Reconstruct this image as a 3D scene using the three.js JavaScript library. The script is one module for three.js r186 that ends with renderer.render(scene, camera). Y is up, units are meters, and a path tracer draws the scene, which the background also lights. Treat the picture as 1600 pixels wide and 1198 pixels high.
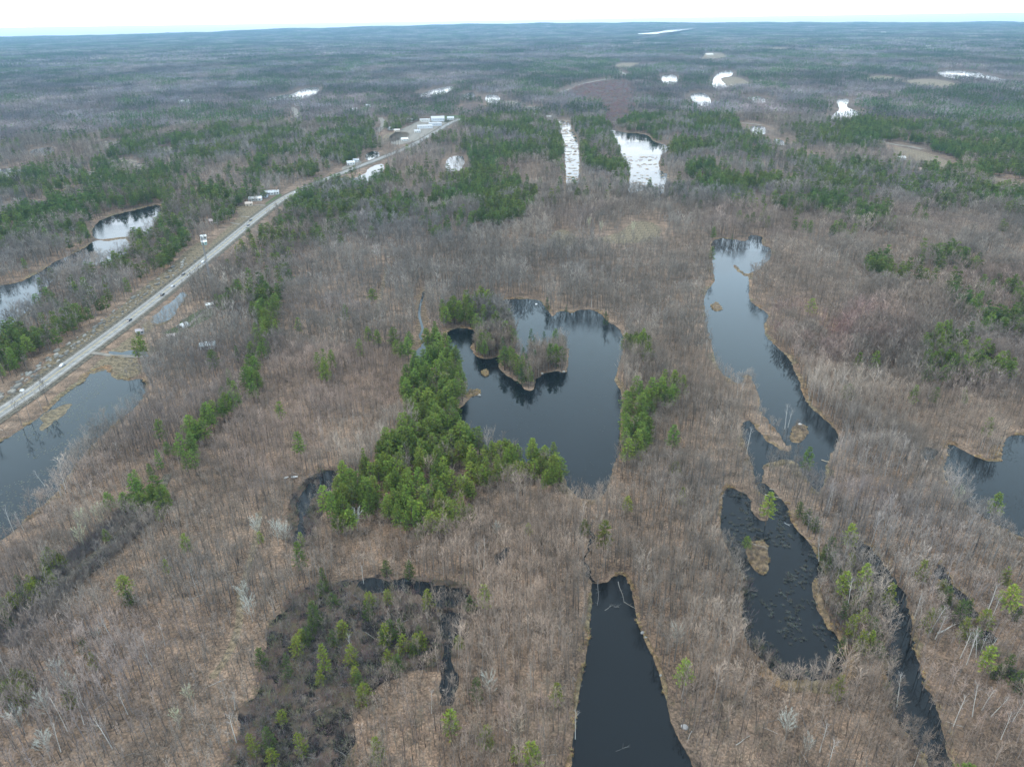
import * as THREE from 'three';
import { mergeGeometries } from 'three/addons/utils/BufferGeometryUtils.js';

// ---------------------------------------------------------------- camera, sky, sun, exposure
const W = 1600, H = 1198, ALT = 190;
const scene = new THREE.Scene();
const camera = new THREE.PerspectiveCamera(56.8, W / H, 0.5, 40000);
camera.rotation.order = 'YXZ';
camera.position.set(0, ALT, 0);
camera.rotation.set(-27.14 * Math.PI / 180, 0, -0.015);
camera.updateMatrixWorld(true);
camera.updateProjectionMatrix();

const renderer = new THREE.WebGLRenderer();
renderer.toneMapping = THREE.LinearToneMapping;
renderer.toneMappingExposure = 1.13;
renderer.shadowMap.enabled = true;

// ---- noise
function hash(x, y, s = 0) { let h = (Math.imul(x | 0, 374761393) + Math.imul(y | 0, 668265263) + Math.imul(s | 0, 1442695041)) | 0; h = Math.imul(h ^ (h >>> 13), 1274126177); h ^= h >>> 16; return (h >>> 0) / 4294967296; }
function vnoise(x, y, s = 0) {
  const ix = Math.floor(x), iy = Math.floor(y), fx = x - ix, fy = y - iy, u = fx * fx * (3 - 2 * fx), v = fy * fy * (3 - 2 * fy);
  const a = hash(ix, iy, s), b = hash(ix + 1, iy, s), c = hash(ix, iy + 1, s), d = hash(ix + 1, iy + 1, s);
  return a + (b - a) * u + (c - a) * v + (a - b - c + d) * u * v;
}
function fbm(x, y, s = 0, o = 4) { let t = 0, a = 0.5, n = 0; for (let i = 0; i < o; i++) { t += a * vnoise(x, y, s + i * 17); n += a; x *= 2.03; y *= 2.03; a *= 0.5; } return t / n; }
function rng(seed) { let s = seed | 0; return () => { s = (s + 0x6d2b79f5) | 0; let t = Math.imul(s ^ (s >>> 15), 1 | s); t = (t + Math.imul(t ^ (t >>> 7), 61 | t)) ^ t; return ((t ^ (t >>> 14)) >>> 0) / 4294967296; }; }
const lerp = (a, b, t) => a + (b - a) * t, clamp = (x, a, b) => Math.min(b, Math.max(a, x)), sm = (a, b, x) => { const t = clamp((x - a) / (b - a), 0, 1); return t * t * (3 - 2 * t); };

// ---- thin bright overcast: white low down, greyer blue above
{
  const w = 512, h = 256, d = new Float32Array(w * h * 4);
  const stops = [[-90, 0.5, 0.5, 0.5], [-8, 1.5, 1.6, 1.75], [0, 2.2, 2.3, 2.4], [10, 2.3, 2.5, 2.7], [18, 1.8, 2.35, 2.8], [24, 1.5, 1.98, 2.3], [31, 1.18, 1.52, 1.8], [40, 1.04, 1.32, 1.56], [60, 0.95, 1.2, 1.45], [90, 0.95, 1.18, 1.4]];
  for (let j = 0; j < h; j++) {
    const el = ((j + 0.5) / h - 0.5) * 180;
    let k = 0; while (k < stops.length - 2 && el > stops[k + 1][0]) k++;
    const a = stops[k], b = stops[k + 1], t = clamp((el - a[0]) / (b[0] - a[0]), 0, 1);
    for (let i = 0; i < w; i++) {
      const az = (i / w) * Math.PI * 2, e = el * Math.PI / 180, X = Math.cos(az) * Math.cos(e), Z = Math.sin(az) * Math.cos(e), Y = Math.max(Math.sin(e), 0.04);
      const n = fbm(X / (Y + 0.25) * 2.2 + 9, Z / (Y + 0.25) * 2.2 + 5, 3, 5), c = 1 + (n - 0.5) * 0.3 * sm(14, 32, el);
      for (let q = 0; q < 3; q++) d[(j * w + i) * 4 + q] = lerp(a[q + 1], b[q + 1], t) * c;
      d[(j * w + i) * 4 + 3] = 1;
    }
  }
  const t = new THREE.DataTexture(d, w, h, THREE.RGBAFormat, THREE.FloatType);
  t.mapping = THREE.EquirectangularReflectionMapping; t.magFilter = t.minFilter = THREE.LinearFilter; t.wrapS = THREE.RepeatWrapping; t.needsUpdate = true;
  scene.background = t; scene.environment = t;
}
const sun = new THREE.DirectionalLight(new THREE.Color(1, 0.9, 0.76), 1.5);
sun.position.set(-900, 1500, -300); sun.target.position.set(0, 0, -500);
sun.castShadow = true; sun.shadow.radius = 20; sun.shadow.mapSize.set(4096, 4096);
Object.assign(sun.shadow.camera, { left: -1500, right: 1500, top: 1500, bottom: -1500, near: 1, far: 6000 });
scene.add(sun, sun.target);
scene.fog = new THREE.FogExp2(new THREE.Color(0.42, 0.74, 1.0), 0.000052);

// ---------------------------------------------------------------- from the photograph's pixels to places on the plain
const q0 = camera.quaternion.clone(), TY = Math.tan(56.8 * Math.PI / 360), TX = TY * W / H;
function ground(px, py, h = 0) {
  const v = new THREE.Vector3((px / W * 2 - 1) * TX, (1 - py / H * 2) * TY, -1).applyQuaternion(q0);
  const t = Math.min((h - ALT) / Math.min(v.y, -0.004), 17000);
  return [v.x * t, v.z * t];
}
const pv = new THREE.Vector3();
function pixel(x, y, z) { pv.set(x, y, z).project(camera); return [(pv.x + 1) / 2 * W, (1 - pv.y) / 2 * H]; }
const dist = (a, b) => Math.hypot(a[0] - b[0], a[1] - b[1]);
// outline through pixels, smoothed, with a ragged natural edge
function outline(pts, { rag = 0.6, closed = true, seed = 1, smooth = true } = {}) {
  const P = pts.map((p) => { const g = ground(...p); return new THREE.Vector3(g[0], 0, g[1]); });
  if (!smooth) return P.map((p) => [p.x, p.z]);
  const c = new THREE.CatmullRomCurve3(P, closed, 'centripetal'), L = c.getLength(), far = P.reduce((s, p) => s + p.length(), 0) / P.length;
  const n = clamp(Math.round(L / Math.max(1.1, far * 0.004)), 12, 700), out = [], v = new THREE.Vector3();
  for (let i = 0; i < n; i++) {
    c.getPoint(i / n, v);
    const k = rag * clamp(far / 250, 0.6, 5);
    out.push([v.x + (fbm(v.x / (2.5 * k + 1), v.z / (2.5 * k + 1), seed, 3) - 0.5) * 4 * k, v.z + (fbm(v.x / (2.5 * k + 1) + 50, v.z / (2.5 * k + 1), seed + 7, 3) - 0.5) * 4 * k]);
  }
  return out;
}
function area(o) { let a = 0; for (let i = 0, j = o.length - 1; i < o.length; j = i++) a += o[j][0] * o[i][1] - o[i][0] * o[j][1]; return a / 2; }
function grow(o, d) {
  const s = area(o) > 0 ? 1 : -1, n = o.length;
  return o.map((p, i) => { const a = o[(i + n - 1) % n], b = o[(i + 1) % n], dx = b[0] - a[0], dz = b[1] - a[1], l = Math.hypot(dx, dz) || 1; return [p[0] + s * dz / l * d, p[1] - s * dx / l * d]; });
}
function boxed(o, extra = {}) { let a = 1e9, b = -1e9, c = 1e9, d = -1e9; for (const p of o) { a = Math.min(a, p[0]); b = Math.max(b, p[0]); c = Math.min(c, p[1]); d = Math.max(d, p[1]); } return { o, a, b, c, d, ...extra }; }
function within(B, x, z) {
  if (x < B.a || x > B.b || z < B.c || z > B.d) return false;
  let r = false; const o = B.o;
  for (let i = 0, j = o.length - 1; i < o.length; j = i++) if ((o[i][1] > z) !== (o[j][1] > z) && x < (o[j][0] - o[i][0]) * (z - o[i][1]) / (o[j][1] - o[i][1]) + o[i][0]) r = !r;
  return r;
}
function ribbon(pts, half, step = 4) {   // an outline along a line
  const P = pts.map((p) => { const g = ground(...p); return new THREE.Vector3(g[0], 0, g[1]); }), c = new THREE.CatmullRomCurve3(P, false, 'centripetal');
  const n = clamp(Math.round(c.getLength() / step), 6, 400), L = [], R = [];
  for (let i = 0; i <= n; i++) { const p = c.getPoint(i / n), t = c.getTangent(i / n), l = Math.hypot(t.x, t.z); L.push([p.x - t.z / l * half, p.z + t.x / l * half]); R.push([p.x + t.z / l * half, p.z - t.x / l * half]); }
  return { o: [...L, ...R.reverse()], c, n };
}
const noTrees = [], conifers = [], sparse = [], swamps = [];
// ---------------------------------------------------------------- naming
const counts = {};
function numbered(name) { const n = counts[name] = (counts[name] ?? -1) + 1; return n ? `${name}_${String(n).padStart(3, '0')}` : name; }
function tag(o, label, category, group, kind) { if (label) o.userData.label = label; if (category) o.userData.category = category; if (group) o.userData.group = group; if (kind) o.userData.kind = kind; return o; }
function add(o, name) { o.name = numbered(name); scene.add(o); return o; }
function mesh(name, g, m, parent) { const o = new THREE.Mesh(g, m); o.name = name; if (parent) parent.add(o); return o; }

// ---------------------------------------------------------------- textures and materials
function tex(size, f, repeat, srgb = true) {
  const d = new Uint8Array(size * size * 4);
  for (let y = 0; y < size; y++) for (let x = 0; x < size; x++) { const c = f(x / size, y / size, x, y); for (let k = 0; k < 3; k++) d[(y * size + x) * 4 + k] = clamp(c[k], 0, 1) * 255; d[(y * size + x) * 4 + 3] = 255; }
  const t = new THREE.DataTexture(d, size, size); t.wrapS = t.wrapT = THREE.RepeatWrapping; t.magFilter = THREE.LinearFilter; t.minFilter = THREE.LinearMipmapLinearFilter; t.generateMipmaps = true;
  if (srgb) t.colorSpace = THREE.SRGBColorSpace; t.repeat.set(repeat, repeat); t.needsUpdate = true; return t;
}
function wrapN(u, v, f, s) { // noise that tiles
  const x = u * f, y = v * f, g = (a, b) => hash(((a % f) + f) % f, ((b % f) + f) % f, s), ix = Math.floor(x), iy = Math.floor(y), fx = x - ix, fy = y - iy, p = fx * fx * (3 - 2 * fx), r = fy * fy * (3 - 2 * fy);
  return lerp(lerp(g(ix, iy), g(ix + 1, iy), p), lerp(g(ix, iy + 1), g(ix + 1, iy + 1), p), r);
}
const tileF = (u, v, f, s, o = 4) => { let t = 0, a = 0.5, n = 0; for (let i = 0; i < o; i++) { t += a * wrapN(u, v, f, s + i); n += a; f *= 2; a *= 0.55; } return t / n; };
// leaf litter: pale beige leaves over browner ones, a few dark gaps and fallen sticks
const litterTex = tex(1024, (u, v, x, y) => {
  const a = tileF(u, v, 6, 11, 5), b = tileF(u, v, 64, 31, 3), c = hash(x, y, 5), d = tileF(u, v, 24, 77, 3), l = 0.62 + (a - 0.5) * 0.45 + (b - 0.5) * 0.55 + (c - 0.5) * 0.22, g = sm(0.5, 0.75, d) * 0.1;
  return [l * 0.96, l * (0.87 + g * 0.25), l * (0.79 + g * 0.35)];
}, 1 / 31);
const grassTex = tex(512, (u, v, x, y) => { const a = tileF(u, v, 8, 3, 5), c = tileF(u, v, 90, 8, 2), l = 0.55 + (a - 0.5) * 0.7 + (c - 0.5) * 0.6; return [l, l, l]; }, 1 / 9);
const mudTex = tex(1024, (u, v, x, y) => { const a = tileF(u, v, 7, 3, 5), b = tileF(u, v, 26, 13, 4), c = hash(x, y, 8), w = sm(0.4, 0.56, a * 0.55 + b * 0.45), l = lerp(0.24, 0.8, w) * (0.8 + c * 0.4); return [l, l * lerp(1, 0.95, w), l * lerp(1.05, 0.88, w)]; }, 1 / 46);
const gritTex = tex(512, (u, v, x, y) => { const a = tileF(u, v, 5, 3, 4), c = hash(x, y, 8), l = 0.78 + (a - 0.5) * 0.3 + (c - 0.5) * 0.2; return [l, l, l]; }, 1 / 14);
const waveTex = tex(512, (u, v) => { const a = tileF(u + 0.02 * tileF(u, v, 7, 9, 2), v, 24, 3, 3), b = tileF(u, v, 6, 13, 3); const l = a * (0.4 + 0.6 * b); return [l, l, l]; }, 1 / 26, false);
const rippleRough = tex(512, (u, v) => { const b = tileF(u, v, 4, 23, 4), l = 0.05 + 0.1 * sm(0.42, 0.68, b); return [l, l, l]; }, 1 / 130, false);
const col = (r, g, b) => new THREE.Color().setRGB(r, g, b);
const std = (c, rough = 0.9, extra = {}) => new THREE.MeshStandardMaterial({ color: c, roughness: rough, ...extra });
const M = {
  ground: std(col(0.66, 0.545, 0.45), 1, { map: litterTex, vertexColors: true }),
  water: new THREE.MeshPhysicalMaterial({ color: col(0.006, 0.009, 0.011), roughness: 1, roughnessMap: rippleRough, ior: 1.333, bumpMap: waveTex, bumpScale: 0.004 }),
  darkWater: new THREE.MeshPhysicalMaterial({ color: col(0.006, 0.007, 0.008), roughness: 1, roughnessMap: rippleRough, ior: 1.333, bumpMap: waveTex, bumpScale: 0.012 }),
  sedge: std(col(0.52, 0.36, 0.22), 1, { map: grassTex, vertexColors: true }),
  muck: std(col(0.2, 0.155, 0.13), 1, { map: mudTex }),
  verge: std(col(0.52, 0.4, 0.24), 1, { map: grassTex, vertexColors: true }),
  green: std(col(0.22, 0.3, 0.09), 1, { map: grassTex }),
  asphalt: std(col(0.44, 0.42, 0.395), 0.95, { map: gritTex }),
  gravel: std(col(0.38, 0.335, 0.28), 1, { map: gritTex }),
  bank: std(col(0.34, 0.29, 0.21), 1, { map: grassTex }),
  field: std(col(0.6, 0.45, 0.28), 1, { map: grassTex }),
  redField: std(col(0.3, 0.18, 0.14), 1, { map: grassTex }),
  outcrop: std(col(0.42, 0.38, 0.33), 0.95, { map: mudTex }),
  heath: std(col(0.22, 0.14, 0.12), 1, { map: grassTex }),
  paint: std(col(0.75, 0.75, 0.72), 0.8), yellow: std(col(0.7, 0.5, 0.08), 0.8),
  rock: std(col(0.34, 0.33, 0.32), 0.95, { map: gritTex }),
  leafy: std(col(1, 1, 1), 0.9, { vertexColors: true }),
};
// ---------------------------------------------------------------- sheets
function sheet(o, y, material, name, uv = 1) {
  const tri = THREE.ShapeUtils.triangulateShape(o.map((p) => new THREE.Vector2(p[0], p[1])), []);
  const pos = new Float32Array(o.length * 3), u = new Float32Array(o.length * 2), nor = new Float32Array(o.length * 3), cl = new Float32Array(o.length * 3).fill(1), idx = [];
  o.forEach((p, i) => { pos.set([p[0], y, p[1]], i * 3); u.set([p[0] * uv, p[1] * uv], i * 2); nor.set([0, 1, 0], i * 3); });
  for (const t of tri) { const [a, b, c] = t.map((i) => o[i]); const k = (b[0] - a[0]) * (c[1] - a[1]) - (b[1] - a[1]) * (c[0] - a[0]); idx.push(...(k > 0 ? [t[0], t[2], t[1]] : t)); }
  const g = new THREE.BufferGeometry(); g.setAttribute('position', new THREE.BufferAttribute(pos, 3)); g.setAttribute('normal', new THREE.BufferAttribute(nor, 3)); g.setAttribute('uv', new THREE.BufferAttribute(u, 2)); g.setAttribute('color', new THREE.BufferAttribute(cl, 3)); g.setIndex(idx);
  return mesh(name, g, material);
}
// far rolling ground beyond nine kilometres, higher straight ahead
function rise(x, z) { const r = Math.hypot(x, z), az = Math.atan2(x, -z); return sm(8500, 15000, r) * (12 + 95 * Math.exp(-(az * az) / 0.16) + (fbm(az * 22, r / 2600, 71, 4) - 0.5) * 46); }
// the ground: one sheet out to the horizon
{
  const az = []; for (let a = -180; a < -52; a += 4) az.push(a); for (let a = -52; a <= 52; a += 0.26) az.push(a); for (let a = 56; a <= 180; a += 4) az.push(a);
  const rr = [0]; for (let r = 30; r < 17500; r *= 1.0135) rr.push(r); rr.push(17500);
  const n = az.length, pos = [], uv = [], cl = [], idx = [];
  rr.forEach((r) => az.forEach((d) => {
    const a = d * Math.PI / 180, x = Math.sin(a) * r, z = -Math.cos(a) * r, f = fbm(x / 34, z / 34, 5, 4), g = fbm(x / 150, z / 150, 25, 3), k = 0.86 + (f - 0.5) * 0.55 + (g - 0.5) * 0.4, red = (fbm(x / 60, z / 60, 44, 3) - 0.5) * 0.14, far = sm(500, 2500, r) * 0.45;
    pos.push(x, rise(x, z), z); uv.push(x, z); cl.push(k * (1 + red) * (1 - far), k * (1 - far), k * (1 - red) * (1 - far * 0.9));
  }));
  for (let i = 0; i < rr.length - 1; i++) for (let j = 0; j < n - 1; j++) { const a = i * n + j; idx.push(a, a + 1, a + n, a + 1, a + n + 1, a + n); }
  const g = new THREE.BufferGeometry(); g.setAttribute('position', new THREE.Float32BufferAttribute(pos, 3)); g.setAttribute('uv', new THREE.Float32BufferAttribute(uv, 2)); g.setAttribute('color', new THREE.Float32BufferAttribute(cl, 3)); g.setIndex(idx); g.computeVertexNormals();
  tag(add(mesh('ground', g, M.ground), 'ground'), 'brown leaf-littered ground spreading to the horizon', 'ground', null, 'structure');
}
// ---------------------------------------------------------------- geometry collector
class GB {
  constructor() { this.p = []; this.n = []; this.c = []; }
  tri(a, b, c, k, n) {
    this.p.push(a.x, a.y, a.z, b.x, b.y, b.z, c.x, c.y, c.z);
    if (!n) { n = new THREE.Vector3().crossVectors(b.clone().sub(a), c.clone().sub(a)).normalize(); }
    for (let i = 0; i < 3; i++) { this.n.push(n.x, n.y, n.z); this.c.push(k[0], k[1], k[2]); }
  }
  tube(path, radii, sides, k) {
    let prev = null; const u = new THREE.Vector3(), w = new THREE.Vector3();
    for (let i = 0; i < path.length; i++) {
      const d = (i < path.length - 1 ? path[i + 1].clone().sub(path[i]) : path[i].clone().sub(path[i - 1])).normalize();
      u.set(Math.abs(d.y) > 0.9 ? 1 : 0, Math.abs(d.y) > 0.9 ? 0 : 1, 0).cross(d).normalize(); w.crossVectors(d, u);
      const ring = []; for (let s = 0; s < sides; s++) { const a = s / sides * Math.PI * 2; ring.push(path[i].clone().addScaledVector(u, Math.cos(a) * radii[i]).addScaledVector(w, Math.sin(a) * radii[i])); }
      if (prev) for (let s = 0; s < sides; s++) { const t = (s + 1) % sides; this.tri(prev[s], ring[t], prev[t], k); this.tri(prev[s], ring[s], ring[t], k); }
      prev = ring;
    }
  }
  blade(a, d, len, w, k, r) { // one thin twig
    const side = new THREE.Vector3(r() - 0.5, r() - 0.5, r() - 0.5).cross(d).normalize().multiplyScalar(w / 2), b = a.clone().addScaledVector(d, len);
    this.tri(a.clone().add(side), a.clone().sub(side), b, k);
  }
  quad(a, b, c, d, k) { this.tri(a, b, c, k); this.tri(a, c, d, k); }
  build() { const g = new THREE.BufferGeometry(); g.setAttribute('position', new THREE.Float32BufferAttribute(this.p, 3)); g.setAttribute('normal', new THREE.Float32BufferAttribute(this.n, 3)); g.setAttribute('color', new THREE.Float32BufferAttribute(this.c, 3)); return g; }
}
const V = (x, y, z) => new THREE.Vector3(x, y, z);
// ---------------------------------------------------------------- bare hardwood: [trunk with limbs, twigs]
function bareTree(seed, { h = 15, R = 2.6, limbs = 15, twigs = 200, len = 1.5, w = 0.05, r0 = 0.15, start = 0.38, sides = 5, bark = [0.13, 0.11, 0.1], twig = [0.25, 0.21, 0.19], lean = 0.06, fork = 0 } = {}) {
  const r = rng(seed), T = new GB(), C = new GB(), path = [], radii = [], lx = (r() - 0.5) * 2 * lean, lz = (r() - 0.5) * 2 * lean, N = 6;
  for (let i = 0; i <= N; i++) { const t = i / N; path.push(V(lx * h * t + Math.sin(t * 5 + seed) * 0.12 * t, h * 0.94 * t, lz * h * t + Math.cos(t * 4 + seed) * 0.12 * t)); radii.push(lerp(r0, 0.025, Math.pow(t, 0.85))); }
  T.tube(path, radii, sides, bark);
  const at = (t) => { const f = Math.min(t * N, N - 0.001), i = Math.floor(f); return path[i].clone().lerp(path[i + 1], f - i); };
  const ends = [];
  for (let i = 0; i < limbs; i++) {
    const t = start + (0.95 - start) * Math.pow((i + r()) / limbs, 0.9), a = i * 2.4 + r() * 1.2, up = lerp(0.75, 1.7, r()) + t * 0.6, prof = Math.sin(Math.PI * clamp((t - start) / (1.12 - start) * 0.85 + 0.18, 0, 1));
    const L = R * (0.55 + 0.6 * r()) * (0.45 + 0.75 * prof), s = at(t), d = V(Math.cos(a), up, Math.sin(a)).normalize(), m = s.clone().addScaledVector(d, L * 0.65);
    const e = m.clone().addScaledVector(V(d.x + (r() - 0.5) * 0.5, d.y + 0.35, d.z + (r() - 0.5) * 0.5).normalize(), L * 0.7), rr = r0 * (0.42 - 0.25 * t);
    T.tube([s, m, e], [rr, rr * 0.6, 0.012], 3, bark.map((b, q) => lerp(b, twig[q], 0.45)));
    ends.push([s, m, e, L]);
  }
  for (let i = 0; i < twigs; i++) {
    const [s, m, e, L] = ends[Math.floor(r() * ends.length)], t = 0.25 + 0.75 * Math.sqrt(r()), p = t < 0.5 ? s.clone().lerp(m, t * 2) : m.clone().lerp(e, t * 2 - 1);
    const out = e.clone().sub(s).normalize(), d = V(out.x + (r() - 0.5) * 1.5, out.y * 0.7 + (r() - 0.25) * 1.1, out.z + (r() - 0.5) * 1.5).normalize(), k = 0.75 + r() * 0.5;
    C.blade(p, d, len * (0.5 + 0.8 * r()), w * (0.7 + 0.6 * r()), twig.map((x) => x * k), r);
  }
  return [T.build(), C.build()];
}
// ---------------------------------------------------------------- pine: whorls of boughs that carry tufts of needles: [trunk, foliage]
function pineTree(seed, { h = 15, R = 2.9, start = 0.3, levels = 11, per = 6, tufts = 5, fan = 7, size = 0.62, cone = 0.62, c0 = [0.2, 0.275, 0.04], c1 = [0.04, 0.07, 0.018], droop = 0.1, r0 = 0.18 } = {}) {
  const r = rng(seed), T = new GB(), C = new GB();
  T.tube([V(0, 0, 0), V((r() - 0.5) * 0.3, h * 0.5, (r() - 0.5) * 0.3), V((r() - 0.5) * 0.3, h * 0.97, (r() - 0.5) * 0.3)], [r0, r0 * 0.6, 0.03], 5, [0.075, 0.06, 0.05]);
  for (let l = 0; l < levels; l++) {
    const t = (l + 0.5 * r()) / (levels - 0.5), y = lerp(start, 0.99, Math.min(t, 1)) * h, prof = Math.pow(1.02 - t, cone) * (t < 0.16 ? 0.7 + t * 1.9 : 1), n = Math.max(3, Math.round(per * (0.7 + 0.5 * prof)));
    for (let b = 0; b < n; b++) {
      if (r() < 0.12) continue;
      const a = b / n * Math.PI * 2 + l * 1.3 + r() * 0.7, L = R * prof * (0.62 + 0.5 * r()) + 0.25, tilt = lerp(0.32, -droop, 1 - t) + (r() - 0.5) * 0.3, d = V(Math.cos(a), tilt, Math.sin(a)).normalize(), s = V(0, y, 0), e = s.clone().addScaledVector(d, L);
      T.tube([s, e], [0.05, 0.012], 3, [0.07, 0.055, 0.045]);
      const m = Math.max(2, Math.round(tufts * (0.4 + 0.6 * prof)));
      for (let k = 0; k < m; k++) {
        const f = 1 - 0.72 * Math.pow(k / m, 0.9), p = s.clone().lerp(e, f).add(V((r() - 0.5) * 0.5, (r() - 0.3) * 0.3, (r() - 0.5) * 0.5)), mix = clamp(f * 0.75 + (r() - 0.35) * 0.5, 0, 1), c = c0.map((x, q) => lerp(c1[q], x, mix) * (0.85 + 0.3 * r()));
        for (let j = 0; j < fan; j++) {
          const q = V(d.x * 0.5 + (r() - 0.5) * 1.9, 0.5 + (r() - 0.4) * 1.1, d.z * 0.5 + (r() - 0.5) * 1.9).normalize();
          C.blade(p, q, size * (0.7 + 0.6 * r()), size * 0.36, c, r);
        }
      }
    }
  }
  return [T.build(), C.build()];
}
// low many-stemmed bush
function bush(seed, { h = 2.2, R = 1.5, stems = 12, twigs = 60, twig = [0.18, 0.16, 0.15], w = 0.045 } = {}) {
  const r = rng(seed), C = new GB();
  for (let i = 0; i < stems; i++) {
    const a = r() * 6.28, o = Math.sqrt(r()), d = V(Math.cos(a) * o * 0.9, 1, Math.sin(a) * o * 0.9).normalize(), s = V(Math.cos(a) * o * 0.5 * R, 0, Math.sin(a) * o * 0.5 * R), L = h * (0.6 + 0.5 * r()), e = s.clone().addScaledVector(d, L);
    C.tube([s, e], [0.03, 0.01], 3, twig.map((x) => x * 0.8));
    for (let k = 0; k < twigs / stems; k++) { const p = s.clone().lerp(e, 0.35 + 0.65 * r()); C.blade(p, V(d.x + (r() - 0.5) * 1.6, 0.5 + r() * 0.6, d.z + (r() - 0.5) * 1.6).normalize(), 0.5 + r() * 0.6, w, twig.map((x) => x * (0.7 + 0.6 * r())), r); }
  }
  return C.build();
}
// ---------------------------------------------------------------- water
const ponds = [];
function pond(label, pts, { dark = false, bank = 2.2, rag = 0.5, y = 0.06, margin = 1.2, name = 'pond', cat = 'pond', bankH = 0.55 } = {}) {
  const o = outline(pts, { rag, seed: ponds.length * 13 + 3 });
  y += Math.max(0, ...o.map((q) => rise(q[0], q[1]))) + (Math.hypot(...o[0]) > 3000 ? 0.4 : 0);
  const w = sheet(o, y, dark ? M.darkWater : M.water, name);
  tag(add(w, name), label, cat, null, 'structure');
  const B = boxed(o); ponds.push(B); noTrees.push(boxed(grow(o, margin)));
  if (bank) rim(o, bank, bankH);
  return B;
}
// the ragged mat of dry sedge along a shore: rises from the water, rounds over and runs out under the trees
const rims = [];
function rim(o, width, high, inward = 1) { rims.push({ o, width, high }); }
function rimGeometry({ o, width, high }) {
  const s = area(o) > 0 ? 1 : -1, n = o.length, rows = [[-0.35, -0.02], [0.05, 0.75], [0.35, 1], [0.7, 0.75], [1, 0.02]], pos = [], uv = [], cl = [], idx = [];
  for (let i = 0; i < n; i++) {
    const a = o[(i + n - 2) % n], b = o[(i + 2) % n], dx = b[0] - a[0], dz = b[1] - a[1], l = Math.hypot(dx, dz) || 1, p = o[i], q = sm(0.48, 0.66, fbm(p[0] / 16, p[1] / 16, 91, 3)), wv = width * (0.06 + 1.9 * q) * (0.6 + 0.8 * fbm(p[0] / 4, p[1] / 4, 93, 2)), hv = high * (0.12 + 0.88 * q), k = 0.6 + 0.8 * fbm(p[0] / 5, p[1] / 5, 19, 3), red = fbm(p[0] / 14, p[1] / 14, 33, 2);
    rows.forEach(([f, y], j) => {
      const off = f < 0 ? f : f * wv, X = p[0] + s * dz / l * off, Z = p[1] - s * dx / l * off;
      pos.push(X, 0.03 + y * hv * (0.7 + 0.6 * fbm(X, Z, 7, 2)), Z); uv.push(X, Z); cl.push(k * (1 + (red - 0.5) * 0.3), k * (1 - (red - 0.5) * 0.2), k * (1.05 - red * 0.3));
    });
  }
  const m = rows.length;
  for (let i = 0; i < n; i++) for (let j = 0; j < m - 1; j++) { const a = i * m + j, b = ((i + 1) % n) * m + j; s > 0 ? idx.push(a, b, a + 1, b, b + 1, a + 1) : idx.push(a, a + 1, b, b, a + 1, b + 1); }
  const g = new THREE.BufferGeometry(); g.setAttribute('position', new THREE.Float32BufferAttribute(pos, 3)); g.setAttribute('uv', new THREE.Float32BufferAttribute(uv, 2)); g.setAttribute('color', new THREE.Float32BufferAttribute(cl, 3)); g.setIndex(idx); g.computeVertexNormals(); return g;
}
const heart = pond('dark heart-shaped pond round a wooded spit in mid picture', [[777, 474], [790, 468], [820, 467], [842, 469], [852, 480], [860, 489], [864, 494], [872, 487], [884, 486], [893, 489], [905, 484], [925, 484], [938, 490], [950, 502], [963, 510], [972, 520], [974, 540], [970, 565], [963, 585], [963, 597], [972, 612], [971, 645], [970, 680], [969, 708], [958, 732], [950, 752, 4], [935, 762, 6], [905, 758, 7], [888, 727, 12], [872, 692, 14], [830, 686, 14], [790, 675, 14], [750, 662, 14], [722, 655, 12], [714, 640, 2], [727, 630], [736, 619], [728, 605, 3], [724, 585, 9], [715, 562, 8], [703, 545, 6], [697, 527], [701, 517], [715, 513], [732, 513], [744, 520], [743, 532], [736, 541], [740, 551], [750, 559], [768, 560], [782, 556], [780, 575], [795, 589], [812, 598], [822, 609], [831, 610], [838, 592], [850, 584], [870, 580], [882, 582], [888, 565], [888, 545, 1], [889, 532, 6], [880, 522, 10], [860, 528, 10], [840, 535, 10], [820, 545, 9], [806, 530, 9], [803, 512, 10], [797, 494, 8], [784, 484, 5]], { rag: 0.3 });
pond('little pool fed by a thin winding brook left of the heart-shaped pond', [[655, 543], [663, 534], [668, 546], [673, 560, 2], [660, 567, 4], [642, 566, 2], [648, 552]], { rag: 0.3 });
pond('long narrow blue-grey lake slanting down the right side', [[1115, 376], [1128, 372], [1146, 374], [1165, 376], [1174, 367], [1190, 369], [1192, 383], [1203, 387], [1206, 398], [1196, 408, 3], [1180, 415, 5], [1166, 418, 6], [1150, 409, 3], [1146, 415], [1156, 424], [1168, 431], [1171, 450], [1172, 467], [1185, 480], [1201, 491], [1196, 505], [1195, 518], [1210, 538], [1232, 559], [1243, 580], [1252, 602], [1262, 629], [1285, 652], [1310, 678], [1308, 692], [1301, 707], [1293, 724], [1291, 745, 2], [1282, 752, 6], [1272, 735, 8], [1262, 722, 8], [1240, 712, 3], [1215, 712, 3], [1198, 722, 2], [1193, 740], [1190, 752], [1182, 752, 2], [1180, 730, 3], [1174, 705, 4], [1163, 680, 3], [1160, 663], [1171, 657], [1185, 672], [1205, 692], [1220, 702], [1233, 705], [1236, 695], [1232, 680, 6], [1222, 660, 7], [1206, 640, 8], [1193, 625, 8], [1186, 598, 7], [1171, 572, 6], [1158, 582, 7], [1140, 574, 7], [1124, 562, 6], [1112, 528, 3], [1105, 508, 3], [1102, 485, 2], [1100, 466], [1106, 452], [1116, 440], [1115, 422, 3], [1114, 400, 3]], { rag: 0.35 });
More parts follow.
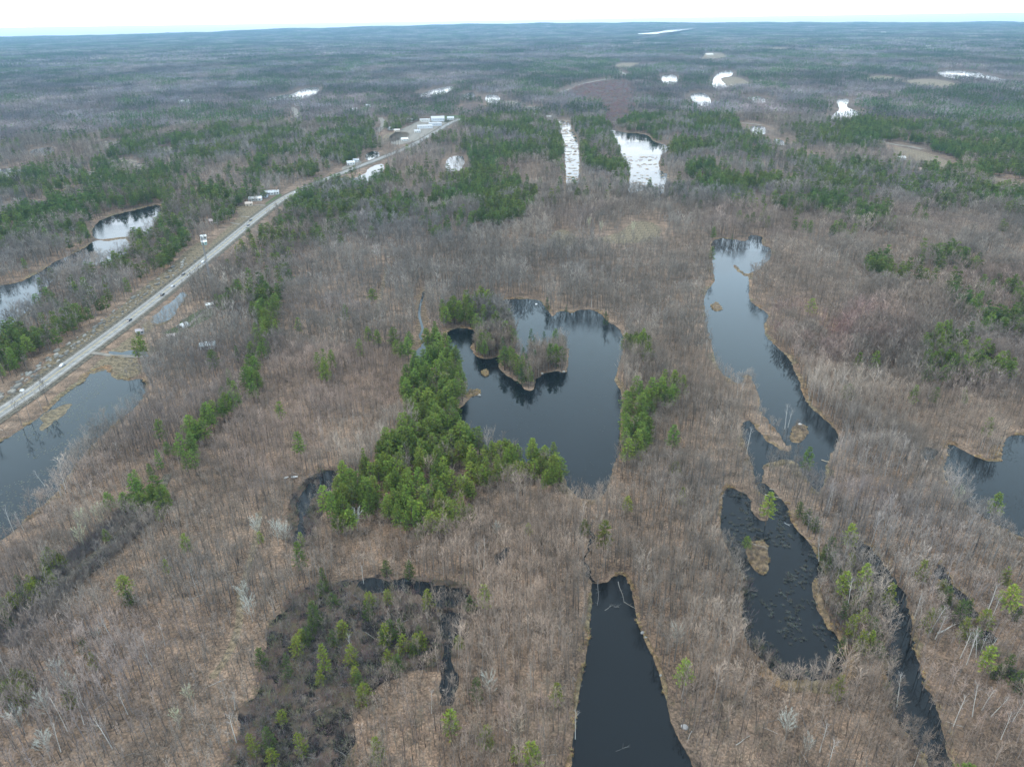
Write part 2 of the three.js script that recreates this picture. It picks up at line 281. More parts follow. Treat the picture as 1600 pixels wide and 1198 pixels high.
const bog = pond('black reedy pond dotted with tussocks at lower right', [[1127, 795], [1130, 770], [1138, 762], [1147, 763], [1172, 778], [1174, 796], [1187, 811], [1198, 814], [1201, 792], [1196, 777], [1188, 768], [1183, 754], [1196, 756], [1220, 778], [1231, 793], [1237, 814], [1250, 832], [1265, 847], [1279, 873], [1289, 899], [1277, 905], [1270, 912], [1279, 953], [1303, 987], [1320, 1018], [1322, 1040, 1], [1300, 1052, 3], [1262, 1053, 3], [1222, 1043, 5], [1195, 1014, 5], [1173, 997, 4], [1161, 955, 3], [1163, 925, 2], [1168, 899, 3], [1146, 859, 4], [1127, 825, 1]], { dark: true, rag: 0.3 });
const near = pond('straight-sided black pond narrowing away in the foreground', [[925, 912], [940, 911], [948, 909], [959, 900], [975, 898], [984, 912], [989, 930], [999, 977], [1019, 1021], [1036, 1068], [1050, 1129], [1070, 1172], [1088, 1205], [1105, 1260], [1100, 1330], [880, 1330], [888, 1240], [891, 1196], [897, 1145], [901, 1102], [910, 1050], [918, 1007], [921, 970], [924, 940]], { dark: true, rag: 0.45, bank: 0.7 });
pond('narrow black channel overhung by bare trees at right edge', [[1341, 841], [1355, 850], [1380, 880], [1400, 905], [1420, 950], [1430, 1000], [1440, 1050], [1458, 1090], [1467, 1120], [1474, 1150], [1488, 1190], [1505, 1240], [1478, 1240], [1450, 1195], [1428, 1160], [1406, 1130], [1392, 1080], [1386, 1030], [1382, 990], [1376, 945], [1356, 895], [1338, 866]], { dark: true, rag: 0.9, bank: 0.9, margin: -2.2 });
pond('short crescent of black water among trees at far right', [[1458, 886], [1470, 880], [1490, 910], [1515, 935], [1528, 965], [1517, 972], [1502, 950], [1478, 920]], { dark: true, rag: 0.8, bank: 0.8, margin: -1 });
const rightPond = pond('blue-grey pond cut off by the right edge of picture', [[1485, 694], [1510, 706], [1533, 717], [1563, 721], [1566, 708], [1576, 682], [1600, 679], [1680, 690], [1760, 760], [1760, 860], [1640, 850, 3], [1600, 820, 6], [1560, 800, 6], [1520, 775, 6], [1495, 755, 5], [1478, 738, 3], [1480, 712]], { rag: 0.4 });
const leftPond = pond('marshy grey pond below the highway at left edge', [[-20, 700], [0, 690], [40, 665], [75, 640], [105, 612], [130, 597], [143, 580], [160, 576], [175, 586], [200, 594], [222, 592], [224, 602, 4], [200, 622, 8], [170, 640, 9], [120, 690, 9], [80, 742, 9], [30, 785, 9], [0, 810, 9], [-160, 900, 9], [-220, 800]], { rag: 0.4 });
pond('thin ditch pond between highway and bare woods', [[237, 498], [250, 484], [268, 470], [285, 455], [290, 460], [280, 475, 2], [262, 494, 3], [240, 503, 2]], { bank: 1.4 });
pond('flooded marsh pool across the access lane from the grey pond', [[168, 549], [190, 550], [205, 546], [225, 549], [232, 557], [205, 556], [176, 556]], { bank: 1 });
pond('pale beaver pond left of the highway', [[147, 372], [151, 348], [175, 337], [210, 328], [245, 320], [250, 326, 4], [240, 334, 9], [220, 356, 9], [212, 363, 5], [184, 368, 2], [159, 374]], { bank: 4, rag: 0.3, margin: 4 });
pond('long dark slough below the beaver pond at left edge', [[0, 447], [30, 440], [55, 428], [73, 417], [80, 412], [110, 398], [134, 385], [150, 376], [168, 376], [192, 372], [194, 380, 9], [160, 398, 9], [130, 402, 7], [100, 411, 5], [75, 428, 7], [50, 455, 10], [25, 472, 11], [0, 490, 12], [-80, 540, 12], [-80, 478]], { bank: 2.5, rag: 0.3, margin: 1 });
const thickets = [[[1290, 860], [1340, 872], [1370, 930], [1392, 1040], [1330, 1040], [1300, 975], [1285, 905]], [[1345, 880], [1362, 892], [1384, 960], [1392, 1060], [1410, 1130], [1440, 1170], [1425, 1180], [1390, 1110], [1375, 1000], [1350, 910]], [[1455, 900], [1490, 940], [1520, 990], [1570, 1030], [1600, 1060], [1600, 1085], [1540, 1040], [1490, 985], [1460, 930]], [[1160, 925], [1168, 900], [1175, 995], [1220, 1045], [1300, 1055], [1322, 1045], [1315, 1065], [1220, 1062], [1165, 1010]]];
const white = pond('wide silver-white marsh pond beyond the pine strip', [[952, 203], [979, 207], [997, 208], [1011, 211], [1024, 222], [1036, 225], [1051, 232], [1036, 240], [1030, 256], [1032, 266], [1042, 271], [1039, 289, 3], [1033, 298, 4], [1009, 292, 5], [988, 295, 5], [984, 268], [973, 253], [967, 232], [958, 216]], { bank: 2, rag: 0.25 });
const strip = pond('narrow silver marsh strip left of the tall pine ridge', [[876, 188], [889, 192], [894, 202], [902, 218], [906, 240], [905, 262], [900, 288, 5], [889, 292, 5], [884, 270], [882, 240], [878, 212]], { bank: 2, rag: 0.25 });
// far waters: [label, outline]
const farWater = [
  ['pale curved lake far off at upper left', [[420, 154], [438, 149], [458, 146], [475, 138], [493, 136], [490, 145, 6], [470, 151, 6], [440, 154, 4]]],
  ['slim white lake among purple woods left of centre', [[656, 148], [670, 142], [690, 137], [706, 134], [700, 141, 5], [680, 147, 5], [662, 150, 4]]],
  ['white strip of lake nearest the horizon right of centre', [[998, 61.5], [1015, 58.5], [1032, 56.5], [1043, 53.5], [1062, 52], [1084, 49.5], [1080, 51.5], [1064, 54], [1052, 56.5], [1036, 58.5], [1018, 61.5]]],
  ['broad white lake far off at upper right', [[1468, 112], [1486, 109], [1510, 111], [1529, 113], [1530, 119, 8], [1505, 119, 8], [1482, 117, 8]]],
  ['slender lake end right of the broad far lake', [[1543, 117], [1552, 119], [1575, 124], [1600, 126], [1600, 128, 6], [1560, 126, 6]]],
  ['white pool with a straight brown inlet right of centre', [[1311, 155], [1324, 154], [1325, 168], [1340, 174], [1336, 178, 6], [1302, 181, 6], [1312, 170]]],
  ['ragged white pool with a dark islet', [[1082, 147], [1096, 145], [1109, 153], [1106, 162, 6], [1094, 160, 6]]],
  ['white pool beside the tan far field', [[1127, 112], [1141, 110], [1142, 119], [1128, 122], [1134, 135, 5], [1122, 136, 5]]],
  ['little square white pool near top centre', [[1041, 116], [1050, 116], [1052, 130, 5], [1044, 131, 5]]],
  ['tiny white pool below the small road at right', [[1176, 197], [1190, 197], [1192, 206, 5], [1181, 205, 5]]],
  ['white marsh pool right of the highway bend', [[520, 278], [545, 279], [568, 272], [578, 262], [596, 256], [597, 264, 5], [572, 280, 5], [540, 283, 5]]],
  ['white pool left of the highway bend', [[573, 240], [584, 236], [591, 238], [586, 246, 4], [576, 247, 4]]],
  ['white flooded clearing in the bare woods left of the pine hill', [[698, 250], [708, 244], [719, 243], [716, 258, 8], [706, 258, 8], [700, 262, 8]]],
  ['bright pool under the far left pines', [[48, 236], [60, 232], [80, 230], [72, 238, 4], [54, 239, 4]]],
  ['glinting flooded marsh at the far left edge', [[-20, 266], [0, 264], [22, 263], [42, 268], [20, 273, 3], [-20, 275, 3]]],
  ['small pale pool beyond the village', [[728, 146], [738, 144], [736, 151, 4], [729, 151, 4]]],
  ['square pale pool beyond the village', [[764, 148], [774, 148], [774, 158, 5], [766, 158, 5]]],
  ['narrow winding creek glint among right-hand pines', [[1213, 217], [1222, 219], [1224, 224, 3], [1216, 223, 3]]],
  ['creek glint downstream among right-hand pines', [[1266, 240], [1280, 243], [1284, 251, 3], [1272, 249, 3]]],
  ['pale glint of creek in the purple woods at right', [[1170, 152], [1185, 151], [1197, 155], [1190, 158, 4], [1176, 156, 4]]],
];
for (const [l, p] of farWater) pond(l, p, { bank: 0, rag: 0.25, margin: p[0][1] < 75 ? 55 : p[0][1] > 225 ? 7 : 21, y: 0.1, name: 'lake', cat: 'lake' });
// the thin brook and its sedge meadow
{
  const br = ribbon([[662, 456], [660, 465], [656, 478], [655, 493], [658, 505], [660, 515], [656, 525], [660, 532], [664, 538]], 0.9, 2);
  tag(add(sheet(br.o, 0.11, M.water, 'brook'), 'brook'), 'thin winding brook running into the little pool', 'brook', null, 'structure');
  const md = outline([[660, 448], [667, 455], [664, 475], [668, 495], [672, 515], [678, 530], [692, 540, 3], [660, 545], [648, 550], [640, 560], [622, 575], [634, 555], [648, 535], [650, 510], [648, 485], [652, 462]], { rag: 0.5, seed: 5 });
  tag(add(sheet(md, 0.04, M.sedge, 'sedge_meadow'), 'sedge_meadow'), 'tan sedge meadow along the winding brook', 'meadow', null, 'structure'); noTrees.push(boxed(md));
}
// ---------------------------------------------------------------- bare patches: fields, marsh, clearings, muck
function patch(name, label, cat, pts, m, { y = 0.03, rag = 0.6, trees = false, grown = 0 } = {}) {
  const o = outline(pts, { rag, seed: pts.length + 41 });
  tag(add(sheet(o, y, m, name), name), label, cat, null, 'structure'); if (!trees) noTrees.push(boxed(grown ? grow(o, grown) : o)); return boxed(o);
}
patch('field', 'tan stubble field left of the far right pair', 'field', [[1356, 121], [1375, 118], [1402, 121], [1408, 125, 6], [1370, 126, 6]], M.field, { rag: 0.25, grown: 12 });
patch('field', 'wide tan stubble field by the far right pines', 'field', [[1408, 128], [1430, 124], [1450, 123], [1490, 129], [1478, 136, 6], [1440, 133, 6]], M.field, { rag: 0.25, grown: 12 });
patch('field', 'small tan field just below the horizon woods', 'field', [[1204, 75], [1222, 74], [1234, 78, 4], [1212, 79, 4]], M.field, { rag: 0.2, grown: 12 });
patch('field', 'tan clearing with a few roofs upper right of centre', 'field', [[1100, 87], [1108, 82], [1124, 83], [1128, 92, 5], [1102, 94, 5]], M.field, { rag: 0.2, grown: 12 });
patch('field', 'tan marsh field beside the white pool', 'field', [[1128, 123], [1145, 120], [1168, 127], [1166, 134, 5], [1138, 134, 5]], M.field, { rag: 0.2, grown: 12 });
patch('field', 'reddish ploughed strip above the village', 'field', [[720, 166], [738, 162], [752, 163], [742, 171, 5], [726, 172, 5]], M.redField, { rag: 0.2, grown: 12 });
patch('field', 'thin tan strip beyond the far road', 'field', [[962, 103], [975, 98], [992, 98], [986, 105, 5], [968, 107, 5]], M.field, { rag: 0.2, grown: 12 });
patch('field', 'tan meadow with scattered trees below the right-hand lane', 'field', [[1400, 230], [1430, 234], [1460, 242], [1486, 256], [1478, 262, 4], [1440, 252, 3], [1410, 244, 3]], M.field, { rag: 0.3, grown: 12 });
patch('field', 'thin rusty meadow at the right edge', 'field', [[1555, 278], [1580, 282], [1605, 288], [1605, 294, 4], [1570, 288, 4]], M.field, { rag: 0.3, grown: 12 });
patch('lawn', 'green playing field behind the village', 'lawn', [[688, 182], [706, 180], [724, 180], [716, 186, 3], [692, 189, 3]], M.green, { rag: 0.1 });
patch('lawn', 'small green lawn in the far woods left of the village', 'lawn', [[561, 170], [570, 167], [578, 170], [574, 175, 4], [564, 175, 4]], M.green, { rag: 0.1 });
patch('lawn', 'green verge lawn beside the roadside houses', 'lawn', [[414, 319], [424, 311], [436, 303], [440, 304], [430, 314], [420, 321]], M.green, { rag: 0.15 });
patch('lawn', 'mown grass clearing round the arched shelter', 'lawn', [[256, 520], [275, 510], [290, 497], [312, 485], [326, 480], [330, 488, 3], [312, 498, 3], [292, 514], [272, 522]], M.green, { rag: 0.4 });
patch('lawn', 'pale grass yards along the highway', 'lawn', [[372, 322], [395, 320], [418, 322], [410, 332], [398, 342], [384, 352], [374, 362], [352, 376], [330, 392], [326, 385], [345, 365], [362, 350], [372, 338]], M.verge, { rag: 0.3 });
patch('clearing', 'tan grassy clearing left of the far meadow', 'clearing', [[866, 362], [876, 358], [890, 362], [900, 372], [895, 384], [880, 388], [862, 380]], M.verge, { rag: 0.6 });
patch('clearing', 'tan and rusty clearing above the heart-shaped pond', 'clearing', [[935, 372], [960, 366], [1000, 345], [1025, 350], [1034, 362], [1020, 376], [985, 380], [950, 380]], M.verge, { rag: 0.6 });
sparse.push(boxed(outline([[900, 360], [960, 345], [1030, 335], [1045, 362], [1020, 385], [950, 390], [890, 385]], {}), { keep: 0.3 }));
patch('gravel_lot', 'pale gravel lots and yards of the roadside village', 'gravel lot', [[608, 213], [625, 203], [640, 196], [660, 188], [690, 186], [712, 184], [722, 186], [705, 192], [692, 198], [682, 208], [664, 214], [640, 222], [618, 226]], M.gravel, { rag: 0.2 });
patch('gravel_lot', 'pale gravel lot left of the highway bend', 'gravel lot', [[534, 262], [550, 254], [560, 250], [564, 256], [548, 264], [538, 266]], M.gravel, { rag: 0.15 });
patch('field', 'brown bare field between village and bend', 'field', [[597, 214], [612, 207], [632, 206], [640, 211], [622, 219], [604, 222]], M.field, { rag: 0.2, grown: 12 });
for (const [a, b, w, l] of [[20, 322, 26, 'at the far left edge'], [62, 316, 40, 'left of the slough woods'], [95, 302, 34, 'among pines far left'], [120, 296, 30, 'right of its like far left'], [190, 250, 44, 'below the far left pines'], [215, 258, 26, 'in purple woods far left'], [262, 232, 34, 'upper left of the beaver pond'], [140, 270, 26, 'above the beaver pond woods'], [175, 222, 40, 'highest of the far left'], [800, 160, 30, 'right of the village'], [830, 168, 34, 'near the cross road']])
  patch('outcrop', 'pale bare rock outcrop ' + l, 'outcrop', [[a - w / 2, b + 1], [a - w / 5, b - 2.5], [a + w / 4, b - 2], [a + w / 2, b + 1], [a + w / 5, b + 4, 5], [a - w / 4, b + 4, 5]], M.outcrop, { rag: 0.5 });
const heath = patch('heath', 'plum-coloured low shrub bog beyond the pine ridge', 'shrub bog', [[890, 140], [925, 129], [968, 126], [990, 134], [992, 160], [985, 186], [952, 200], [945, 180], [932, 162], [905, 156]], M.heath, { rag: 0.4 });
patch('muck', 'dark wet floor of the brushy swamp in the foreground', 'swamp floor', [[410, 1000], [440, 960], [470, 925], [520, 915], [560, 905], [620, 905], [690, 908], [735, 912], [746, 935], [738, 968], [716, 1010], [704, 1040], [650, 1052], [585, 1075], [555, 1120], [540, 1198], [530, 1300], [330, 1300], [360, 1198], [380, 1120], [405, 1060]], M.muck, { rag: 3.2, trees: true });
swamps.push(boxed(outline([[410, 1000], [440, 960], [470, 925], [520, 915], [620, 905], [690, 908], [735, 912], [744, 950], [714, 1010], [704, 1040], [650, 1052], [585, 1075], [555, 1120], [530, 1300], [330, 1300], [380, 1120], [405, 1060]], {}), { keep: 0.6 }));
patch('muck', 'dark wet hollow left of the main pine stand', 'swamp floor', [[452, 800], [458, 770], [480, 748], [510, 735], [530, 736], [520, 770], [500, 800], [488, 850], [450, 850]], M.muck, { rag: 2, trees: true });
swamps.push(boxed(outline([[452, 800], [458, 770], [480, 748], [510, 735], [530, 736], [520, 770], [500, 800], [488, 850], [450, 850]], {}), { keep: 0.45 }));
for (const [l, p] of [
  ['black puddle along the top of the brushy swamp', [[560, 910], [600, 905], [640, 907], [690, 915], [725, 925], [720, 945], [690, 950], [650, 930], [610, 922], [570, 925]]],
  ['black ditch down the right side of the brushy swamp', [[690, 960], [715, 955], [716, 990], [706, 1020], [712, 1060], [706, 1100], [692, 1100], [690, 1050], [696, 1010]]],
  ['black pool in the hollow left of the pine stand', [[462, 818], [464, 790], [472, 765], [488, 752], [494, 765], [482, 790], [478, 822], [476, 845], [464, 845]]],
  ['grey pool at the top of the hollow left of the pine stand', [[500, 742], [515, 734], [524, 740], [518, 764], [506, 775], [498, 765]]],
  ['black pool in a gap right of the pine stand', [[773, 880], [782, 858], [793, 855], [788, 872], [778, 886]]],
  ['black water beside the old grassy causeway', [[150, 880], [170, 855], [186, 838], [180, 858], [160, 882], [150, 892]]],
  ['black water right of the old grassy causeway', [[196, 838], [212, 822], [232, 806], [236, 812], [218, 828], [202, 843]]],
  ['little black pool under white birches at the right edge', [[1534, 992], [1548, 984], [1562, 1000], [1550, 1010]]],
  ['black pool running out of the right edge at the bottom', [[1580, 1052], [1598, 1046], [1625, 1075], [1600, 1080]]],
  ['overgrown black ditch above the tip of the straight black pond', [[921, 912], [914, 890], [911, 868], [916, 850], [921, 830], [925, 812], [928, 814], [925, 834], [920, 854], [917, 868], [920, 888], [928, 908]]],
  ['small black pool by the right-hand wooded point', [[1440, 705], [1450, 698], [1460, 705], [1458, 714], [1446, 716]]],
]) pond(l, p, { dark: true, bank: 0, margin: -1.5, y: 0.07, rag: 1.3, name: 'pool', cat: 'pool' });
// ---------------------------------------------------------------- roads
function road(name, label, pts, half, m, y, { clear = 0, cat = 'road', step = 4 } = {}) {
  const r = ribbon(pts, half, step); tag(add(sheet(r.o, y, m, name), name), label, cat, null, 'structure');
  if (clear) noTrees.push(boxed(ribbon(pts, half + clear, step).o)); return r;
}
const HWY = [[-60, 688], [0, 645], [60, 604], [110, 567], [170, 523], [233, 475], [290, 430], [330, 398], [370, 365], [410, 333], [450, 306], [500, 284], [545, 266], [590, 249], [635, 231], [662, 217], [682, 205], [700, 194], [722, 184]];
road('road_bank', 'grey grassy embankment carrying the highway', HWY, 9, M.bank, 0.24, { clear: 13, cat: 'embankment' });
road('gravel_shoulder', 'grey gravel shoulders of the highway', HWY, 5.5, M.gravel, 0.34);
const hw = road('highway', 'pale grey two-lane highway running up the left side', HWY, 4.2, M.asphalt, 0.42);
function hwAt(px, py, side = 0) { // nearest point of the highway's centre line to a pixel, moved sideways
  const g = ground(px, py); let best = 0, bd = 1e9; for (let i = 0; i <= 3000; i++) { const p = hw.c.getPoint(i / 3000), d = (p.x - g[0]) ** 2 + (p.z - g[1]) ** 2; if (d < bd) { bd = d; best = i / 3000; } }
  const p = hw.c.getPoint(best), t = hw.c.getTangent(best).normalize(); return { x: p.x - t.z * side, z: p.z + t.x * side, turn: Math.atan2(t.x, t.z) };
}
for (const [off, m, hwid, nm, lab] of [[0.1, M.yellow, 0.06, 'centre_line', 'right-hand yellow centre line of the highway'], [-0.1, M.yellow, 0.06, 'centre_line', 'left-hand yellow centre line of the highway'], [3.55, M.paint, 0.07, 'edge_line', 'white edge line on the pond side of the highway'], [-3.55, M.paint, 0.07, 'edge_line', 'white edge line on the rock side of the highway']]) {
  const L = [], R = []; for (let i = 0; i <= 300; i++) { const p = hw.c.getPoint(i / 300 * 0.6), t = hw.c.getTangent(i / 300 * 0.6).normalize(); L.push([p.x - t.z * (off - hwid), p.z + t.x * (off - hwid)]); R.push([p.x - t.z * (off + hwid), p.z + t.x * (off + hwid)]); }
  tag(add(sheet([...L, ...R.reverse()], 0.435, m, nm), nm), lab, 'road marking', null, 'structure');
}
// side strips beside the highway: tan verge on the rock side, tan swale on the other
patch('verge', 'tan grassy strip between rock cut and roadside pines', 'verge', [[-60, 670], [0, 625], [40, 600], [90, 548], [130, 522], [175, 490], [215, 455], [255, 425], [300, 385], [316, 376], [322, 392], [290, 422], [250, 452], [205, 488], [150, 532], [105, 560], [60, 596], [0, 640], [-60, 682]], M.verge, { y: 0.035, rag: 0.5 });
patch('verge', 'rusty cleared strip right of the highway', 'verge', [[310, 440], [335, 415], [365, 395], [395, 375], [420, 352], [445, 330], [452, 334], [430, 356], [404, 380], [372, 402], [345, 420], [322, 440]], M.sedge, { y: 0.035, rag: 0.5 });
patch('verge', 'rushy flat between highway and grey pond', 'verge', [[128, 592], [145, 575], [160, 560], [185, 540], [215, 515], [232, 500], [240, 506], [225, 530], [240, 545, 2], [215, 560], [222, 580], [200, 592], [170, 582], [150, 578]], M.verge, { y: 0.032, rag: 0.6 });
patch('marsh', 'greenish floating marsh grass in the grey pond', 'marsh', [[60, 660], [80, 640], [105, 630], [110, 638], [90, 656], [70, 668]], M.verge, { y: 0.075, rag: 1.4 });
patch('marsh', 'tan marsh tussocks at the head of the grey pond', 'marsh', [[140, 578], [158, 560], [172, 562], [172, 574], [160, 580], [150, 582]], M.verge, { y: 0.075, rag: 1 });
patch('marsh', 'tan reed bed on the far side of the grey pond', 'marsh', [[176, 582], [192, 576], [206, 584], [200, 592], [184, 592]], M.verge, { y: 0.08, rag: 0.8 });
road('lane', 'pale gravel lane crossing the marsh from the highway', [[140, 551], [155, 553], [175, 556], [200, 557], [226, 558]], 1.7, M.gravel, 0.3, { cat: 'lane', clear: 3 });
road('lane', 'gravel driveway to the arched shelter', [[295, 508], [305, 498], [318, 488], [328, 480]], 1.3, M.gravel, 0.06, { cat: 'lane', clear: 2 });
road('lane', 'short gravel driveway to the roadside yards', [[383, 351], [372, 350], [360, 348]], 1.5, M.gravel, 0.12, { cat: 'lane', clear: 3 });
road('lane', 'gravel driveway to the pink-roofed house', [[400, 338], [388, 339], [376, 338]], 1.5, M.gravel, 0.12, { cat: 'lane', clear: 3 });
road('lane', 'gravel entrance to the white roadside buildings', [[428, 319], [416, 321], [402, 320], [392, 322]], 2, M.gravel, 0.12, { cat: 'lane', clear: 3 });
road('old_causeway', 'grey grassy causeway of an old track at lower left', [[60, 940], [110, 900], [152, 865], [182, 840], [212, 812], [240, 785], [262, 742]], 1.9, M.bank, 0.45, { cat: 'causeway', clear: 0.8 });
road('lane', 'curving gravel road far off at upper left', [[440, 169], [452, 168], [461, 173], [466, 182], [465, 191]], 8, M.gravel, 0.2, { cat: 'lane', clear: 9 });
road('lane', 'pale far road winding past the shrub bog', [[864, 150], [885, 141], [915, 130], [945, 124], [972, 121], [974, 114], [966, 111]], 6, M.gravel, 0.2, { cat: 'lane', clear: 21 });
road('lane', 'pale cross road left of the pine ridge', [[846, 186], [866, 187], [892, 189]], 5, M.gravel, 0.25, { cat: 'lane', clear: 24 });
road('lane', 'pale cross road right of the pine ridge', [[938, 190], [956, 190], [978, 191]], 5, M.gravel, 0.25, { cat: 'lane', clear: 24 });
road('lane', 'pale road behind the tan meadow at right', [[1380, 222], [1400, 226], [1422, 229], [1442, 233]], 4, M.gravel, 0.25, { cat: 'lane', clear: 22 });
road('lane', 'short pale road above the tiny pool at right', [[1158, 192], [1172, 193], [1190, 195]], 5, M.gravel, 0.25, { cat: 'lane', clear: 22 });
road('lane', 'gravel lane bending into the woods left of village', [[590, 206], [597, 198], [598, 190], [594, 184]], 5, M.gravel, 0.25, { cat: 'lane', clear: 8 });
road('lane', 'pale far track under the horizon', [[880, 82], [920, 75], [960, 71], [1000, 66]], 9, M.gravel, 0.3, { cat: 'lane', clear: 25 });
road('trail', 'faint pale foot trail climbing the bare woods', [[587, 498], [592, 470], [600, 440], [604, 420]], 1.6, M.field, 0.04, { cat: 'trail', clear: 0.6 });
road('trail', 'faint leaf-covered trail at lower left', [[405, 800], [398, 850], [376, 930], [372, 980], [352, 1030], [330, 1060]], 1.3, M.field, 0.04, { cat: 'trail', clear: 0.9 });
// ---------------------------------------------------------------- reed islets and shores
function islet(label, pts, high, rag = 0.5) {
  const o = outline(pts, { rag, seed: 77 + pts[0][0] }), B = boxed(o), cx = (B.a + B.b) / 2, cz = (B.c + B.d) / 2, g = new THREE.BufferGeometry(), pos = [], uv = [], cl = [], idx = [], n = o.length, rows = [1, 0.86, 0.55, 0.2];
  rows.forEach((f, j) => o.forEach((p) => { const x = lerp(cx, p[0], f), z = lerp(cz, p[1], f), k = 0.65 + 0.7 * fbm(x / 2, z / 2, 9, 3); pos.push(x, [-0.02, 0.6, 0.95, 1][j] * high * (0.75 + 0.5 * fbm(x / 1.3, z / 1.3, 3, 2)), z); uv.push(x, z); cl.push(k, k, k * 0.95); }));
  pos.push(cx, high, cz); uv.push(cx, cz); cl.push(1, 1, 1);
  const s = area(o) > 0;
  for (let j = 0; j < rows.length; j++) for (let i = 0; i < n; i++) { const a = j * n + i, b = j * n + (i + 1) % n; const q = j < rows.length - 1 ? [[a, b, a + n], [b, b + n, a + n]] : [[a, b, rows.length * n]]; for (const t of q) s ? idx.push(t[0], t[2], t[1]) : idx.push(...t); }
  g.setAttribute('position', new THREE.Float32BufferAttribute(pos, 3)); g.setAttribute('uv', new THREE.Float32BufferAttribute(uv, 2)); g.setAttribute('color', new THREE.Float32BufferAttribute(cl, 3)); g.setIndex(idx); g.computeVertexNormals();
  tag(add(mesh('islet', g, M.sedge), 'islet'), label, 'islet', null, 'structure'); return B;
}
const isl = [
  islet('round tan sedge islet in the long right-hand lake', [[1112, 478], [1120, 473], [1128, 478], [1129, 483], [1121, 486], [1113, 483]], 0.9),
  islet('tiny sedge islet in the heart-shaped pond', [[754, 580], [759, 577], [763, 584], [760, 589], [754, 587]], 0.6, 0.3),
  islet('low sedge spit on the west shore of heart-shaped pond', [[728, 622], [732, 610], [742, 608], [751, 613], [746, 618], [736, 620]], 0.6, 0.3),
  islet('shrubby tan islet at the narrows of the long lake', [[1237, 690], [1236, 676], [1246, 661], [1258, 664], [1262, 680], [1256, 688], [1246, 693]], 0.8, 0.4),
  islet('wooded islet in the black reedy pond', [[1166, 862], [1176, 846], [1196, 846], [1202, 870], [1198, 896], [1190, 899], [1178, 890]], 0.8, 0.4),
  islet('reedy tongue on the right shore of the black pond', [[1270, 912], [1276, 905], [1284, 925], [1292, 958], [1302, 986], [1296, 985], [1282, 955]], 0.8, 0.3),
];
// ---------------------------------------------------------------- sedge along every shore, as one mass
{
  const geos = rims.map(rimGeometry);
  tag(add(mesh('shore_sedge', mergeGeometries(geos), M.sedge), 'shore_sedge'), 'tan dry sedge fringing the ponds', 'sedge', null, 'stuff');
}
// ---------------------------------------------------------------- where conifers stand (outlines through the crowns)
function stand(pts, keep, h = 9) { conifers.push(boxed(outline(pts.map((p) => [p[0], p[1], h]), { rag: 1.2, seed: 5 }), { keep })); }
stand([[505, 806], [512, 770], [540, 735], [575, 718], [600, 690], [640, 662], [705, 662], [760, 672], [830, 688], [872, 692], [886, 735], [868, 755], [835, 745], [800, 742], [765, 745], [745, 765], [740, 800], [700, 818], [650, 822], [620, 815], [590, 800], [545, 815]], 0.9);
stand([[622, 600], [640, 575], [670, 556], [700, 548], [722, 575], [728, 640], [700, 655], [668, 660], [640, 640], [625, 622]], 0.85);
stand([[690, 486], [735, 466], [765, 468], [772, 490], [740, 505], [700, 505]], 0.55);
stand([[972, 640], [985, 612], [1005, 640], [1018, 680], [1010, 705], [985, 712], [970, 690]], 0.75);
stand([[975, 535], [1000, 530], [1010, 542], [990, 550]], 0.7); stand([[1030, 600], [1055, 595], [1062, 608], [1040, 625]], 0.35); stand([[1000, 610], [1030, 620], [1026, 640], [1004, 632]], 0.4);
stand([[200, 785], [205, 755], [240, 730], [270, 710], [295, 675], [320, 650], [350, 620], [375, 590], [378, 560], [400, 520], [405, 480], [395, 455], [375, 445], [400, 425], [425, 440], [432, 490], [420, 540], [405, 590], [385, 615], [345, 650], [310, 690], [280, 720], [268, 780], [235, 795]], 0.36);
stand([[350, 465], [380, 440], [395, 460], [370, 470], [340, 478]], 0.5);
stand([[0, 590], [0, 520], [40, 480], [90, 455], [130, 440], [180, 425], [230, 400], [270, 370], [310, 340], [330, 350], [300, 388], [262, 418], [215, 455], [170, 490], [120, 525], [60, 562], [20, 588]], 0.5);
stand([[130, 400], [165, 385], [150, 412], [90, 430], [75, 440]], 0.4);
stand([[395, 250], [430, 240], [500, 250], [498, 275], [440, 295], [392, 285]], 0.75);
stand([[460, 225], [560, 200], [592, 205], [590, 230], [550, 250], [500, 240]], 0.6);
stand([[730, 190], [800, 180], [862, 192], [878, 230], [870, 250], [820, 245], [790, 270], [830, 290], [812, 335], [760, 350], [690, 330], [720, 290], [735, 262], [718, 230], [735, 205]], 0.6);
stand([[660, 330], [720, 320], [730, 360], [690, 365], [650, 350]], 0.28);
stand([[895, 160], [930, 150], [958, 200], [972, 250], [986, 285], [975, 290], [945, 262], [918, 255], [902, 210]], 0.92);
stand([[965, 160], [1040, 150], [1120, 170], [1160, 190], [1160, 215], [1110, 225], [1060, 240], [1035, 215], [1010, 200], [980, 198]], 0.55);
stand([[1085, 250], [1160, 250], [1230, 250], [1290, 262], [1360, 285], [1395, 330], [1400, 350], [1350, 345], [1270, 320], [1180, 318], [1110, 300]], 0.6);
stand([[1150, 335], [1230, 330], [1340, 345], [1330, 362], [1230, 360]], 0.14);
stand([[1355, 400], [1400, 392], [1470, 388], [1530, 400], [1590, 450], [1600, 500], [1560, 508], [1510, 480], [1470, 445], [1420, 425], [1370, 420]], 0.72);
stand([[1435, 555], [1465, 520], [1500, 515], [1550, 560], [1580, 565], [1560, 585], [1500, 580], [1450, 585]], 0.6);
stand([[1330, 190], [1420, 175], [1520, 150], [1600, 150], [1600, 290], [1540, 270], [1490, 245], [1420, 222], [1350, 215]], 0.8);
stand([[1380, 150], [1470, 135], [1600, 130], [1600, 160], [1450, 180], [1350, 190]], 0.7);
stand([[812, 150], [808, 125], [840, 100], [900, 90], [960, 92], [945, 112], [905, 126], [880, 140], [840, 152]], 0.85);
